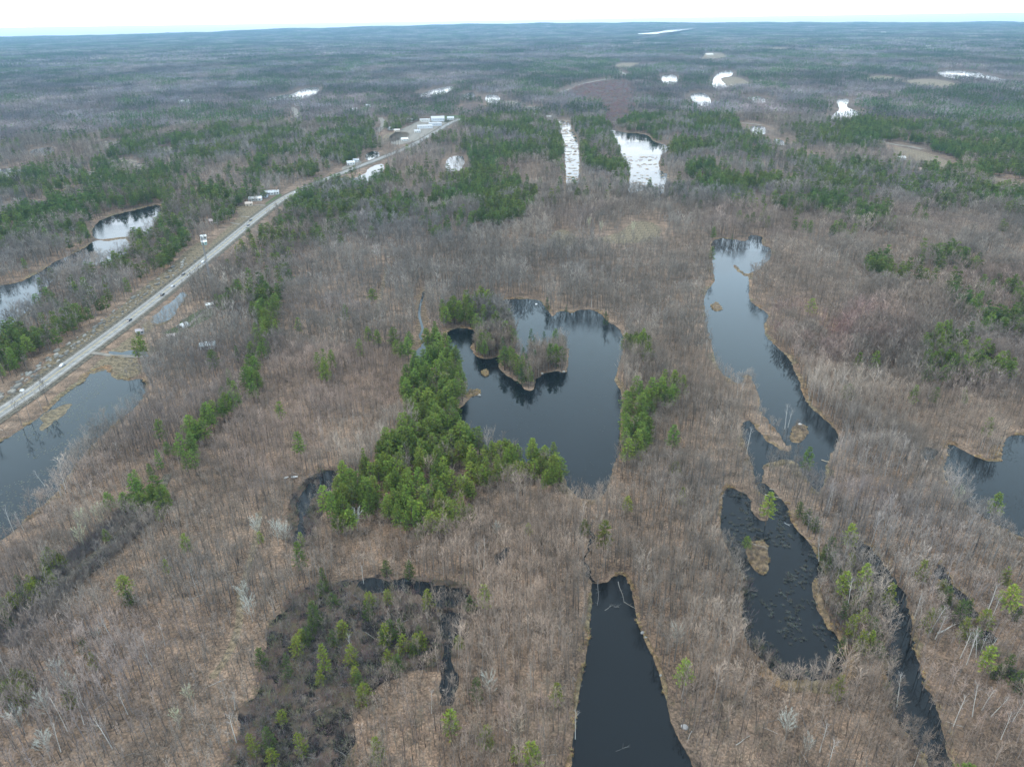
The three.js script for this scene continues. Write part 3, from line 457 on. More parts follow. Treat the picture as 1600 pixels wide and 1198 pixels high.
stand([[1200, 100], [1330, 100], [1420, 115], [1340, 120], [1240, 118]], 0.5);
stand([[200, 150], [300, 160], [420, 195], [330, 225], [215, 235], [190, 200]], 0.5);
stand([[0, 330], [40, 318], [90, 300], [150, 300], [120, 330], [40, 345], [0, 350]], 0.5);
stand([[0, 265], [120, 250], [200, 230], [200, 262], [90, 280], [0, 300]], 0.35);
stand([[560, 330], [620, 300], [650, 330], [600, 345]], 0.35); stand([[480, 315], [600, 275], [590, 300], [520, 335]], 0.3);
stand([[300, 225], [480, 190], [560, 180], [560, 200], [430, 235], [320, 245]], 0.4);
const inAny = (L, x, z) => { for (const b of L) if (within(b, x, z)) return b; return null; };
function coniferShare(x, z, r) {
  const b = inAny(conifers, x, z), fine = fbm(x / 38, z / 60, 67, 3); if (b) return r < 560 ? b.keep * (0.75 + 0.6 * fbm(x / 22, z / 22, 66, 2)) : clamp(b.keep * (0.1 + 1.75 * sm(0.34, 0.66, fine)), 0, 0.93);
  if (r < 520) return 0.006;
  const n = fbm(x / 260 + 3, z / 420, 12, 4) * 0.62 + fbm(x / 80, z / 120, 15, 3) * 0.38, far = sm(900, 2600, r);
  return r < 800 ? sm(0.56, 0.74, n) * 0.3 : clamp(sm(0.54 - far * 0.08, 0.68 - far * 0.03, n) * (0.35 + 1.1 * sm(0.36, 0.62, fine)) * (x < -250 && r < 2600 ? 0.55 : 1), 0.04, 0.75);
}
// ---------------------------------------------------------------- tree shapes
const grey = [0.27, 0.222, 0.178];
const near0 = []; // hardwoods seen closest
for (let i = 0; i < 7; i++) near0.push(bareTree(100 + i, { h: 9 + (i % 4) * 1.1, R: 1.6 + (i % 3) * 0.35, limbs: 13 + i % 4, twigs: 130, len: 1.2, w: 0.045, start: 0.42 + (i % 3) * 0.07, r0: 0.105 + (i % 3) * 0.025, bark: i % 3 === 0 ? [0.2, 0.185, 0.17] : i % 3 === 1 ? [0.1, 0.085, 0.075] : [0.14, 0.118, 0.1], twig: grey }));
const mid0 = [];
for (let i = 0; i < 5; i++) mid0.push(bareTree(200 + i, { h: 10.5 + (i % 3) * 1.3, R: 2.3, limbs: 9, twigs: 58, len: 1.9, w: 0.13, sides: 3, r0: 0.16, start: 0.4, bark: [0.13, 0.115, 0.1], twig: [0.2, 0.175, 0.148] }));
const pineShapes = [];
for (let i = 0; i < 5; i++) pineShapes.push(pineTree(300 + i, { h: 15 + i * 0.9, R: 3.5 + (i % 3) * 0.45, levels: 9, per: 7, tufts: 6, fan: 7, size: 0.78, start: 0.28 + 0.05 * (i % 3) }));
const firShapes = [];
for (let i = 0; i < 3; i++) firShapes.push(pineTree(340 + i, { h: 11.5 + i, R: 2.5, start: 0.1, levels: 12, per: 6, tufts: 3, cone: 0.85, c0: [0.075, 0.13, 0.035], c1: [0.035, 0.07, 0.022], droop: 0.35 }));
const cedarShapes = [];
for (let i = 0; i < 3; i++) cedarShapes.push(pineTree(360 + i, { h: 7.2 + i, R: 2.1, start: 0.1, levels: 9, per: 7, tufts: 4, cone: 0.7, size: 0.5, c0: [0.16, 0.2, 0.03], c1: [0.06, 0.085, 0.015], r0: 0.09 }));
const pineMid = [];
for (let i = 0; i < 4; i++) pineMid.push(mergeGeometries(pineTree(400 + i, { h: 14.5 + i, R: 3.5, levels: 8, per: 6, tufts: 4, fan: 5, size: 1.25, start: 0.25, c0: [0.14, 0.195, 0.036], c1: [0.04, 0.074, 0.02], cone: 0.5 })));
const pale0 = [];
for (let i = 0; i < 3; i++) pale0.push(bareTree(500 + i, { h: 11 + i, R: 4.2, limbs: 26, twigs: 620, w: 0.1, len: 1.3, start: 0.3, bark: [0.4, 0.39, 0.36], twig: [0.52, 0.52, 0.46] }));
const birch0 = [];
for (let i = 0; i < 4; i++) birch0.push(bareTree(520 + i, { h: 13 + i, R: 1.6, limbs: 9, twigs: 60, w: 0.05, start: 0.5, r0: 0.17, lean: 0.12, bark: [0.62, 0.6, 0.56], twig: [0.36, 0.33, 0.31] }));
const bushes = [0, 1, 2].map((i) => bush(600 + i, { twigs: 72 }));
// far woods: squares of many crowns standing together
function clump(seed, n, side, con, big = 1) {
  const r = rng(seed), parts = [];
  for (let i = 0; i < n; i++) {
    const x = (Math.floor(i / Math.sqrt(n)) + r()) / Math.sqrt(n) * side - side / 2, z = ((i % Math.round(Math.sqrt(n))) + r()) / Math.sqrt(n) * side - side / 2, C = new GB(), green = r() < con, h = (green ? 15 : 13) * (0.75 + 0.5 * r()), k = 0.75 + 0.5 * r();
    const R = (green ? 2.6 : 3.1) * big, c = green ? [0.07, 0.115, 0.036] : [0.185, 0.163, 0.165];
    C.tube([V(x, 0, z), V(x, h * 0.8, z)], [0.2, 0.06], 3, [0.14, 0.12, 0.11]);
    for (let j = 0; j < 13; j++) {
      const t = r(), a = r() * 6.28, y = h * (green ? 0.25 + 0.75 * t : 0.45 + 0.55 * t), rr = R * (green ? Math.pow(1.05 - t, 0.75) : Math.sqrt(Math.max(0.05, 1 - (t * 1.5 - 0.6) ** 2))) * (0.4 + 0.6 * r()), p = V(x + Math.cos(a) * rr, y, z + Math.sin(a) * rr), kk = k * (0.7 + 0.6 * r());
      C.blade(p, V(Math.cos(a) * (r() - 0.2), green ? 0.3 + r() * 0.6 : 0.8, Math.sin(a) * (r() - 0.2)).normalize(), 2 * big * (0.7 + 0.6 * r()), (green ? 1.5 : 0.8) * big, c.map((q) => q * kk), r);
    }
    parts.push(C.build());
  }
  return mergeGeometries(parts);
}
const woodClumps = [0, 1, 2].map((i) => clump(700 + i, 16, 30, 0.08)), pineClumps = [0, 1, 2].map((i) => clump(720 + i, 16, 30, 0.78));
const woodFar = [0, 1].map((i) => clump(740 + i, 36, 90, 0.1, 2.0)), pineFar = [0, 1].map((i) => clump(760 + i, 36, 90, 0.72, 2.0));
// ---------------------------------------------------------------- where every tree stands
const bare = [], pines = [], firs = [], clumpsAt = [], farAt = [];
const R1 = rng(4242), ANG = 44 * Math.PI / 180;
const inSight = (x, z) => Math.abs(Math.atan2(x, -z)) < ANG || (Math.hypot(x, z) < 160 && z < -20);
for (let z = -44; z > -1650;) {   // single trees as far as about 1.2 km
  const st = z > -430 ? 2.6 : z > -900 ? 3.7 : 5.2, half = Math.tan(ANG) * -z + 25;
  for (let x = -half; x < half; x += st) {
    const X = x + (R1() - 0.5) * st * 0.95, Z = z + (R1() - 0.5) * st * 0.95, a = R1(), b = R1(), c = R1(), r = Math.hypot(X, Z);
    if (r > 1650 || inAny(noTrees, X, Z)) continue;
    const sw = inAny(swamps, X, Z) ?? inAny(sparse, X, Z);
    if (sw && a > sw.keep) continue;
    const cs = coniferShare(X, Z, r);
    if (b < cs) { if (c < (Z > -430 ? 0.38 : Z > -900 ? 0.42 : 0.6)) pines.push([X, Z, a, r]); }   // a pine takes the room of more than one hardwood
    else if (vnoise(X / 7, Z / 7, 9) > 0.12) bare.push([X, Z, a, r]);
  }
  z -= st;
}
for (let z = -1000; z > -4900; z -= 27) { const half = Math.tan(ANG) * -z + 40; for (let x = -half; x < half; x += 27) { const X = x + (R1() - 0.5) * 12, Z = z + (R1() - 0.5) * 12, r = Math.hypot(X, Z); if (r < 1640 || r > 4800 || inAny(noTrees, X, Z)) continue; clumpsAt.push([X, Z, R1(), R1() < coniferShare(X, Z, r)]); } }
for (let z = -3200; z > -17000; z -= 84) { const half = Math.tan(ANG) * -z + 90; for (let x = -half; x < half; x += 84) { const X = x + (R1() - 0.5) * 40, Z = z + (R1() - 0.5) * 40, r = Math.hypot(X, Z); if (r < 4790 || r > 17300 || inAny(noTrees, X, Z)) continue; farAt.push([X, Z, R1(), R1() < coniferShare(X, Z, r)]); } }
{ const b = boxed([[740, 498], [770, 478], [798, 505], [812, 535], [886, 548], [886, 580], [840, 592], [830, 606], [785, 578], [742, 556]].map((q) => ground(...q))), r = rng(31); for (let i = 0; i < 2200; i++) { const x = lerp(b.a, b.b, r()), z = lerp(b.c, b.d, r()); if (within(b, x, z) && !within(ponds[0], x, z)) bare.push([x, z, r(), Math.hypot(x, z)]); } }
{ const r = rng(77), line = (pts, n, wide, h, size = 1) => { const P = pts.map((q) => ground(q[0], q[1], h)), c = new THREE.CatmullRomCurve3(P.map((q) => V(q[0], 0, q[1]))); for (let i = 0; i < n; i++) { const p = c.getPoint((i + r()) / n), x = p.x + (r() - 0.5) * 2 * wide, z = p.z + (r() - 0.5) * 2 * wide; if (!inAny(ponds, x, z)) pines.push([x, z, r(), Math.hypot(x, z), size]); } };
  line([[205, 778], [235, 758], [262, 735], [285, 705], [305, 680], [330, 650], [350, 632], [372, 602], [385, 575], [395, 545], [405, 510], [408, 480], [400, 455]], 36, 10, 7, 0.72);
  line([[205, 785], [235, 780], [262, 765]], 9, 6, 6, 0.7); line([[340, 470], [380, 455], [405, 470], [412, 520]], 22, 9, 8); line([[405, 480], [420, 440], [440, 395], [462, 350], [485, 318]], 46, 14, 8); line([[520, 330], [570, 300], [620, 320]], 26, 22, 8);
  line([[692, 492], [715, 480], [745, 472], [770, 476]], 26, 6, 9); line([[720, 500], [745, 498], [768, 492]], 9, 5, 8); line([[776, 490], [784, 515], [796, 530]], 12, 3.5, 8); line([[752, 510], [760, 530], [752, 545]], 8, 3.5, 7); line([[660, 530], [680, 525], [690, 540]], 8, 4, 8); line([[622, 550], [640, 545], [648, 538]], 5, 4, 7); line([[790, 560], [812, 580], [826, 590]], 9, 3, 5); line([[865, 520], [880, 522]], 4, 2.5, 9); line([[858, 565], [876, 566]], 5, 2, 4); line([[970, 545], [985, 535], [1008, 540]], 9, 5, 8); line([[1000, 615], [1035, 612], [1060, 598]], 10, 6, 8);
  line([[15, 960], [40, 930], [65, 910], [98, 880]], 14, 6, 4, 0.68); line([[5, 1090], [25, 1075], [40, 1065]], 9, 5, 4, 0.66); }
// console.log('trees', bare.length, pines.length, clumpsAt.length, farAt.length);
const seen = (x, z, h = 6) => { const p = pixel(x, h, z); return p[0] > 4 && p[0] < W - 4 && p[1] > 4 && p[1] < H - 6; };
const mapleAt = ground(1265, 505, 8);
const maple = (x, z) => Math.max(0, 1 - Math.hypot(x - mapleAt[0], z - mapleAt[1]) / 70) * sm(0.35, 0.6, fbm(x / 14, z / 14, 37, 2));   // red maples in bud
// tone of a hardwood: patches of grey, brown, plum and pale crowns
function tone(x, z, a) {
  const p = fbm(x / 45, z / 45, 81, 3), g = fbm(x / 120 + 7, z / 120, 83, 3), k = 0.68 + (p - 0.5) * 0.5 + hash(x * 13, z * 13, 2) * 0.7 + (hash(x * 7, z * 7, 4) > 0.93 ? 0.6 : 0);
  const w = clamp((g - 0.5) * 2.2 + (a - 0.5) * 0.5, -0.6, 0.6);
  const v = k * (inAny(swamps, x, z) ? 0.78 : 1) * (0.85 + 0.4 * sm(0.35, 0.7, fbm(x / 28, z / 28, 61, 2))), red = sm(0.6, 0.72, fbm(x / 75 + 4, z / 75, 62, 3)) * 0.12 + maple(x, z) * 0.75; return [v * (1 + w * 0.13 + red * 0.25), v * (1 - Math.abs(w) * 0.04 - red * 0.25), v * (1 - w * 0.13 - red * 0.1)];
}
// stands of older and younger trees, a few old ones above the rest, low ones in the swamps
function vary(x, z) { return (inAny(swamps, x, z) ? 0.66 : 1) * (0.74 + 0.5 * sm(0.3, 0.7, fbm(x / 26, z / 26, 51, 2))) * (hash(x * 17, z * 17, 6) > 0.95 ? 1.35 : 1); }
const m4 = new THREE.Matrix4(), qq = new THREE.Quaternion(), e3 = new THREE.Euler(), cc = new THREE.Color();
function mass(name, label, cat, sets) {   // one object that holds everything of its kind past the singled-out ones
  const root = new THREE.Group(); tag(add(root, name), label, cat, null, 'stuff');
  for (const [part, g, m, list] of sets) {
    if (!list.length) continue;
    const I = new THREE.InstancedMesh(g, m, list.length); I.name = part;
    list.forEach(([x, y, z, turn, s, sy, c, lx = 0, lz = 0], i) => { m4.compose(V(x, y, z), qq.setFromEuler(e3.set(lx, turn, lz)), V(s, sy, s)); I.setMatrixAt(i, m4); I.setColorAt(i, cc.setRGB(...c)); });
    root.add(I);
  }
  return root;
}
const tints = new Map();
function tinted(c) { const k = c.map((x) => x.toFixed(1)).join(); if (!tints.has(k)) { const v = k.split(',').map(Number); tints.set(k, std(col(...v), 0.9, { vertexColors: true })); } return tints.get(k); }
// a tree that stands for itself: > trunk, crown
const protos = new Map();
function single(name, shape, crown, x, z, { turn = 0, s = 1, sy = s, c = [1, 1, 1], label, cat, group, lean = [0, 0], y = 0 }) {
  const key = name + shape[0].uuid;
  let t;
  if (!protos.has(key)) { t = new THREE.Group(); mesh('trunk', shape[0], M.leafy, t); mesh(crown, shape[1], M.leafy, t); protos.set(key, t); } else t = protos.get(key).clone();
  const m = tinted(c); t.children.forEach((o) => { o.material = m; });
  t.position.set(x, y, z); t.rotation.set(lean[0], turn, lean[1]); t.scale.set(s, sy, s);
  return tag(add(t, name), label, cat, group);
}
// ---- hardwoods
bare.sort((a, b) => a[3] - b[3]);
const ownBare = [], restBare = [];
for (const b of bare) (ownBare.length < 296 && seen(b[0], b[1], 5) ? ownBare : restBare).push(b);
const place = (px, py) => px < 370 ? ['in the leaf-strewn bottom left woods', 'bare trees of the lower left woods'] : px < 722 ? ['in the brushy dark swamp at the bottom', 'trees of the foreground swamp'] : px < 905 ? ['between brushy swamp and the straight black pond', 'bare trees left of the near pond'] : px < 1240 ? ['right of the straight black pond', 'bare trees right of the near pond'] : ['beside the narrow channel at bottom right', 'bare trees of the lower right woods'];
for (const [x, z, a] of ownBare) { const tn = tone(x, z, a), kind = tn[1] > 1.12 ? 'pale leafless' : tn[1] > 0.86 ? 'grey-brown leafless' : 'dark leafless', wet = ponds.some((b) => Math.hypot(b.o[0][0], b.o[0][1]) < 420 && (within(b, x + 5, z) || within(b, x - 5, z) || within(b, x, z + 5) || within(b, x, z - 5))); const [w, g] = place(...pixel(x, 2, z)), i = Math.floor(hash(x * 91, z * 91) * 7); single('bare_tree', near0[i], 'crown', x, z, { turn: a * 6.28, s: vary(x, z) * (0.8 + hash(x * 5, z * 5, 8) * 0.45), sy: vary(x, z) * (0.78 + hash(x * 3, z * 3, 8) * 0.4), c: tn, label: `${kind} hardwood${wet ? ' at the water edge' : ''} ${w}`, cat: 'tree', group: `${kind} ${g}${wet ? ', at the water' : ''}` }); }
{
  const setsN = near0.map((s) => ['hardwoods', mergeGeometries(s), M.leafy, []]), setsM = mid0.map((s) => ['hardwoods', mergeGeometries(s), M.leafy, []]);
  for (const [x, z, a, r] of restBare) { const S = r < 420 ? setsN : setsM; S[Math.floor(hash(x * 91, z * 91) * S.length)][3].push([x, 0, z, a * 6.28, vary(x, z) * (0.8 + hash(x * 5, z * 5, 8) * 0.45), vary(x, z) * (0.78 + hash(x * 3, z * 3, 8) * 0.4) * (0.8 + 0.4 * fbm(x / 90, z / 90, 55, 2)), tone(x, z, a)]); }
  mass('bare_woods', 'leafless grey-brown woods covering the plain', 'woods', [...setsN, ...setsM]);
}
// ---- pines
pines.sort((a, b) => a[3] - b[3]);
// lone conifers picked out one by one: [pixel, what it stands by]
const lonePines = [
  [540, 492, 'lone dark pine standing in bare woods left of the brook'], [466, 508, 'lone slender pine in bare woods right of the old track'], [437, 642, 'bushy pine alone in the woods between track and main stand'],
  [497, 570, 'left pine of the clump amid bare woods'], [508, 580, 'lower right pine of the clump amid bare woods'], [518, 566, 'right pine of the clump amid bare woods'], [505, 558, 'topmost pine of the clump amid bare woods'],
  [562, 548, 'left pine of the pair-and-one left of the brook'], [575, 525, 'upper pine of the three left of the brook'], [590, 530, 'right pine of the three left of the brook'],
  [640, 535, 'upper dark pine beside the little pool'], [628, 550, 'lower dark pine beside the little pool'],
  [680, 520, 'broad dark pine right of the brook'], [668, 528, 'smaller dark pine right of the brook'],
  [855, 470, 'dark fir on the far shore of the heart-shaped pond'], [947, 492, 'dark fir at the far right corner of the heart-shaped pond'], [885, 480, 'low dark fir on the point of the far shore'],
  [757, 933, 'bright green pine alone right of the brushy swamp'], [826, 830, 'small bright pine between stand and black pond'], [1200, 800, 'bright pine on the spit of the black reedy pond', 7],
  [1167, 852, 'small pine on the islet of the black reedy pond', 4], [1329, 840, 'large bright pine at the head of the narrow channel'], [1367, 570, 'round pine alone in woods right of the long lake'],
  [1556, 790, 'pine on the near shore of the right-hand pond'], [1545, 668, 'pine on the wooded point of the right-hand pond'], [1508, 612, 'upper of two small pines above the right-hand pond'], [1508, 625, 'lower of two small pines above the right-hand pond'],
  [1262, 722, 'dark green pine in front of the long lake narrows'], [1115, 365, 'tall dark pine at the far left corner of the long lake'], [1112, 405, 'dark pine on the left shore of the long lake', 6], [1145, 367, 'small fir at the head of the long lake', 5], [1197, 417, 'small fir on the point of the long lake', 5],
  [260, 888, 'small bright pine in the lower left woods'], [406, 840, 'small bright pine left of the black hollow'], [470, 845, 'small bright pine beside the black hollow'], [165, 838, 'small green pine beside the old causeway'],
  [1320, 912, 'broad yellow-green pine on the tongue by the black pond'], [1350, 965, 'round yellow-green pine on the tongue below the broad one'], [1362, 1000, 'small yellow-green pine lowest on the tongue'], [1545, 1030, 'bright yellow-green pine at the lower right edge'], [1578, 940, 'yellow-green pine near the right edge'],
  [1350, 908, 'yellow-green pine beside the broad one on the tongue'], [805, 1180, 'low bright pine at the bottom centre'], [830, 1185, 'bushy bright pine at the bottom centre, right of another'], [704, 1130, 'bright pine beside the black ditch at the bottom'],
];
const takenPines = [];
for (const [px, py, label, top] of lonePines) {
  const small = /small|low /.test(label), s = small ? 0.5 : 0.9, h = (top ?? (small ? 4.5 : 8)), [x, z] = ground(px, py, h), fir = /fir\b/.test(label), list = fir ? firShapes : pineShapes, i = Math.floor(hash(px, py) * list.length), bright = /bright|yellow-green/.test(label);
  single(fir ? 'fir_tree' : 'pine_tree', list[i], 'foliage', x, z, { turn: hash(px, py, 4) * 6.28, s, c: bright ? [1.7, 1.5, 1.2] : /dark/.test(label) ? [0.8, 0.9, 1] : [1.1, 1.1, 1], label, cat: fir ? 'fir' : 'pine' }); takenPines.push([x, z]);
}
// firs crowding the wooded spit of the heart-shaped pond
const spit = [[783, 528, 9], [790, 560, 6], [786, 545, 7], [810, 575, 6], [822, 578, 5], [835, 545, 5], [836, 565, 5], [800, 545, 6], [862, 562, 4], [870, 565, 4], [857, 558, 4], [868, 525, 9], [880, 527, 9], [830, 530, 8], [850, 530, 7], [748, 545, 5], [757, 550, 5], [795, 500, 7], [800, 515, 7], [790, 490, 7], [770, 515, 7], [762, 522, 7], [779, 508, 6], [818, 560, 6], [815, 590, 5], [827, 585, 5]];
spit.forEach(([px, py, h], i) => { const [x, z] = ground(px, py, h), fir = i < 11 || i === 13 || i === 14 || i > 21; single(fir ? 'fir_tree' : 'pine_tree', (fir ? firShapes : pineShapes)[i % 3], 'foliage', x, z, { turn: i * 1.7, s: (fir ? 1.0 : 0.8) * (0.8 + 0.4 * hash(px, py)) * (h < 5 ? 0.7 : 1), c: [0.9, 1, 1], label: fir ? 'dark slender fir on the wooded spit in the heart-shaped pond' : 'green pine on the wooded spit in the heart-shaped pond', cat: fir ? 'fir' : 'pine', group: fir ? 'firs on the wooded spit' : 'pines on the wooded spit' }); });
function pineTone(x, z, a) { const k = 0.6 + hash(x * 11, z * 11, 3) * 0.75, w = (fbm(x / 60, z / 60, 98, 2) - 0.5) * 0.9 + (a - 0.5) * 0.4; return [k * (1 + w * 0.5), k * (1 + w * 0.1), k]; }
const ownPines = [], restPines = [];
const budget = 296 - lonePines.length - 16;
for (const p of pines) (ownPines.length < budget && seen(p[0], p[1], 9) ? ownPines : restPines).push(p);
function pinePlace(px, py) {
  if (px < 480 && py > 640) return ['along the old track in the lower left woods', 'pines along the old track'];
  if (px > 480 && px < 900 && py > 640 && py < 830) return py < 690 ? ['along the water in the main stand below the heart-shaped pond', 'waterside pines of the main stand'] : px > 760 ? ['in the right-hand end of the main pine stand', 'pines at the right end of the main stand'] : px < 580 ? ['in the left-hand end of the main pine stand', 'pines at the left end of the main stand'] : py > 770 ? ['on the lower fringe of the main pine stand', 'pines on the lower fringe of the main stand'] : ['in the heart of the main pine stand', 'pines in the heart of the main stand'];
  if (px > 600 && px < 735 && py > 530) return ['on the left shore of the heart-shaped pond', 'pines on the left shore of the pond'];
  if (px > 960 && px < 1070) return ['on the right shore of the heart-shaped pond', 'pines on the right shore of the pond'];
  if (px > 1100) return ['scattered through the brown woods on the right', 'scattered pines on the right'];
  return px < 480 ? ['in the woods beside the old track', 'pines along the old track, farther up'] : ['scattered through the brown woods in mid picture', 'scattered pines in mid picture'];
}
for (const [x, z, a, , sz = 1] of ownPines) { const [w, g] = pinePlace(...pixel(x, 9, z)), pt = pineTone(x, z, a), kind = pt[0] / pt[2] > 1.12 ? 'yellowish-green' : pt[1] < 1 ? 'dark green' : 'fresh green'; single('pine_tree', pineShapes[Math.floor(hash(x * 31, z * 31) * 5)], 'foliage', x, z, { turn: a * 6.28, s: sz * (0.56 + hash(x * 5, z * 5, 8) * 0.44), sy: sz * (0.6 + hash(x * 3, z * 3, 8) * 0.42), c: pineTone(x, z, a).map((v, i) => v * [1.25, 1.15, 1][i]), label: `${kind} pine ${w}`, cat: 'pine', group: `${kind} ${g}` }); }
{
  const sets = pineShapes.map((s) => ['pines', mergeGeometries(s), M.leafy, []]), setsM = pineMid.map((g) => ['pines', g, M.leafy, []]);
  for (const [x, z, a, r, sz = 1] of restPines) { const S = r < 520 ? sets : setsM; S[Math.floor(hash(x * 31, z * 31) * S.length)][3].push([x, 0, z, a * 6.28, sz * (0.75 + hash(x * 5, z * 5, 8) * 0.45), sz * (0.7 + hash(x * 3, z * 3, 8) * 0.4), pineTone(x, z, a)]); }
  mass('pine_woods', 'green pines scattered and massed over the middle distance', 'pine woods', [...sets, ...setsM]);
}
// ---- yellow-green cedars of the swamps
const cedars = [[490, 965], [497, 975], [487, 985], [480, 1000], [470, 995, 1], [464, 1015, 1], [520, 940], [505, 910], [503, 920], [610, 990], [602, 1000, 1], [625, 985], [655, 995], [660, 1005, 1], [650, 1010, 1], [606, 1030, 1], [549, 1030, 1], [555, 1055, 1], [577, 938, 1], [606, 935, 1], [735, 945], [717, 1003, 1], [668, 940, 1], [420, 1160], [395, 1170, 1], [440, 1120, 1], [425, 1185, 1], [470, 1170, 1], [560, 1070], [570, 1085, 1], [565, 1095, 1], [620, 1040], [590, 1180, 1], [407, 1030], [760, 1160, 1], [640, 895], [603, 890], [10, 1075], [30, 1060], [42, 1070, 1], [15, 1100], [33, 1095, 1], [40, 945], [55, 915, 1], [75, 905, 1], [35, 925], [48, 935, 1], [65, 925], [97, 880, 1], [5, 960], [15, 975], [108, 1095, 1], [200, 935], [130, 1015], [145, 1035, 1], [1505, 990, 1], [1450, 975, 1], [1470, 960], [1390, 935, 1], [1560, 1050], [1590, 1070], [1300, 855], [1275, 820], [1290, 870], [1310, 1080, 1], [1315, 1015], [745, 1085], [870, 1090, 1], [1345, 1010, 1], [1300, 880], [1312, 900], [1330, 880, 1], [1342, 930], [1358, 935, 1], [1335, 950], [1365, 985], [1330, 985, 1], [1372, 1015], [1318, 960], [1480, 935], [1500, 965], [1525, 1000], [1575, 1045], [1440, 900, 1], [1475, 915, 1], [1515, 950], [1540, 970, 1], [1590, 960], [1570, 905, 1], [1250, 800], [1262, 812], [600, 1000], [575, 960], [630, 1010, 1], [645, 1015], [520, 1000], [535, 985, 1], [450, 1050], [500, 1060, 1]];
for (const [px, py, pale] of cedars) {
  const [x, z] = ground(px, py, 3.2), i = Math.floor(hash(px, py, 5) * 3), left = px < 380, right = px > 1200, mid = px > 700 && px < 900;
  single('cedar_tree', cedarShapes[i], 'foliage', x, z, { turn: hash(px, py) * 6.28, s: 0.85 + hash(px, py, 2) * 0.6, sy: 0.75 + hash(px, py, 3) * 0.5, c: pale ? [1.35, 1.25, 0.9] : [0.62, 0.7, 0.8], label: (pale ? 'yellow-green ragged cedar ' : 'olive-green ragged cedar ') + (left ? 'beside the old track at lower left' : right ? 'near the black waters at lower right' : mid ? 'right of the brushy swamp' : 'in the brushy foreground swamp'), cat: 'cedar', group: (pale ? 'yellow-green cedars ' : 'olive cedars ') + (left ? 'at lower left' : right ? 'at lower right' : mid ? 'right of the swamp' : 'in the foreground swamp') });
}
// ---- silvery pale crowns, each its own
const pales = [[155, 803, 'round cream-coloured bare crown beside the causeway, right of a similar one'], [129, 808, 'round cream-coloured bare crown left of its twin beside the causeway'], [124, 834, 'pale grey bare crown below the two cream ones'], [378, 922, 'top crown of the tall silvery cluster at lower left'], [388, 945, 'lower crown of the tall silvery cluster at lower left'], [146, 980, 'small silvery crown in the lower left woods above cedar clump'], [90, 1048, 'large silvery crown right of the olive cedars at lower left'], [105, 1070, 'silvery crown touching the large one at lower left'], [68, 1098, 'silvery crown below the large one at lower left'], [25, 1118, 'silver-grey crown at the lower left edge'], [65, 1158, 'greenish-silver crown near the bottom left corner'], [292, 1073, 'small flat cream crown alone in the lower left woods'], [272, 1110, 'grey-cream crown below the small flat one'], [400, 818, 'silvery crown left of the black hollow'], [430, 828, 'grey-green bushy crown beside the black hollow'], [443, 832, 'silvery crown at the lip of the black hollow'], [555, 805, 'pale grey crown under the left pines of the main stand'], [720, 745, 'small pale crown inside the right part of the main stand'], [765, 1065, 'pale broken crown right of the brushy swamp'], [777, 818, 'little silver crown between stand and black pond'], [1234, 1128, 'ghostly white spreading crown below the black reedy pond'], [1264, 1152, 'slim whitish crown right of the ghostly one'], [1500, 772, 'cream crown on the near shore of the right-hand pond'], [1060, 990, 'grey-green crown on the slope beside the black pond'], [940, 352, 'cream crown left of the far clearing'], [990, 352, 'cream crown right of the far clearing'], [920, 345, 'yellowish crown above the far clearing']];
for (const [px, py, label] of pales) { const [x, z] = ground(px, py, 8), i = Math.floor(hash(px, py, 5) * 3), sml = /small|little|slim/.test(label) ? 0.6 : 0.88; single('pale_tree', pale0[i], 'crown', x, z, { turn: px, s: sml * 0.92, c: /cream|yellow/.test(label) ? [0.95, 0.9, 0.7] : [0.9, 0.9, 0.9], label, cat: 'tree' }); }
// ---- white-stemmed birches
const birches = [[62, 740, -1], [95, 745, -1], [12, 810, -1], [28, 808, -1], [5, 1045, -1], [15, 1050, -1], [118, 1075, -1], [125, 1085, -1], [120, 1108, -1], [190, 1092, -1], [165, 1145, -1], [94, 1118, -1], [83, 1150, -1], [230, 1020, -1], [250, 985, -1], [360, 1085, -1], [362, 1135, -1], [222, 1005, -1], [170, 985, -1], [300, 900, -1], [290, 625, -1], [180, 700, -1], [748, 870, 0], [755, 868, 0], [565, 890, 0], [672, 1090, 0], [545, 1010, 0], [1436, 945, 1], [1446, 948, 1], [1462, 965, 1], [1470, 975, 1], [1510, 1005, 1], [1520, 1015, 1], [1540, 1000, 1], [1548, 1012, 1], [1535, 1003, 1], [1552, 935, 1], [1558, 945, 1], [1330, 930, 1], [1345, 940, 1], [1285, 855, 1], [1300, 780, 1], [1296, 776, 1], [1170, 690, 1], [1155, 600, 1], [1160, 610, 1], [1235, 650, 1], [1230, 652, 1], [1530, 1095, 1], [1545, 1085, 1], [1560, 1095, 1], [1500, 1110, 1], [1410, 1080, 1], [1590, 1110, 1], [1576, 1130, 1], [1435, 1180, 1], [1288, 1150, 1], [1300, 1180, 1], [900, 1130, 0], [830, 1050, 0], [1105, 540, 1], [925, 466, 0], [835, 560, 0]];
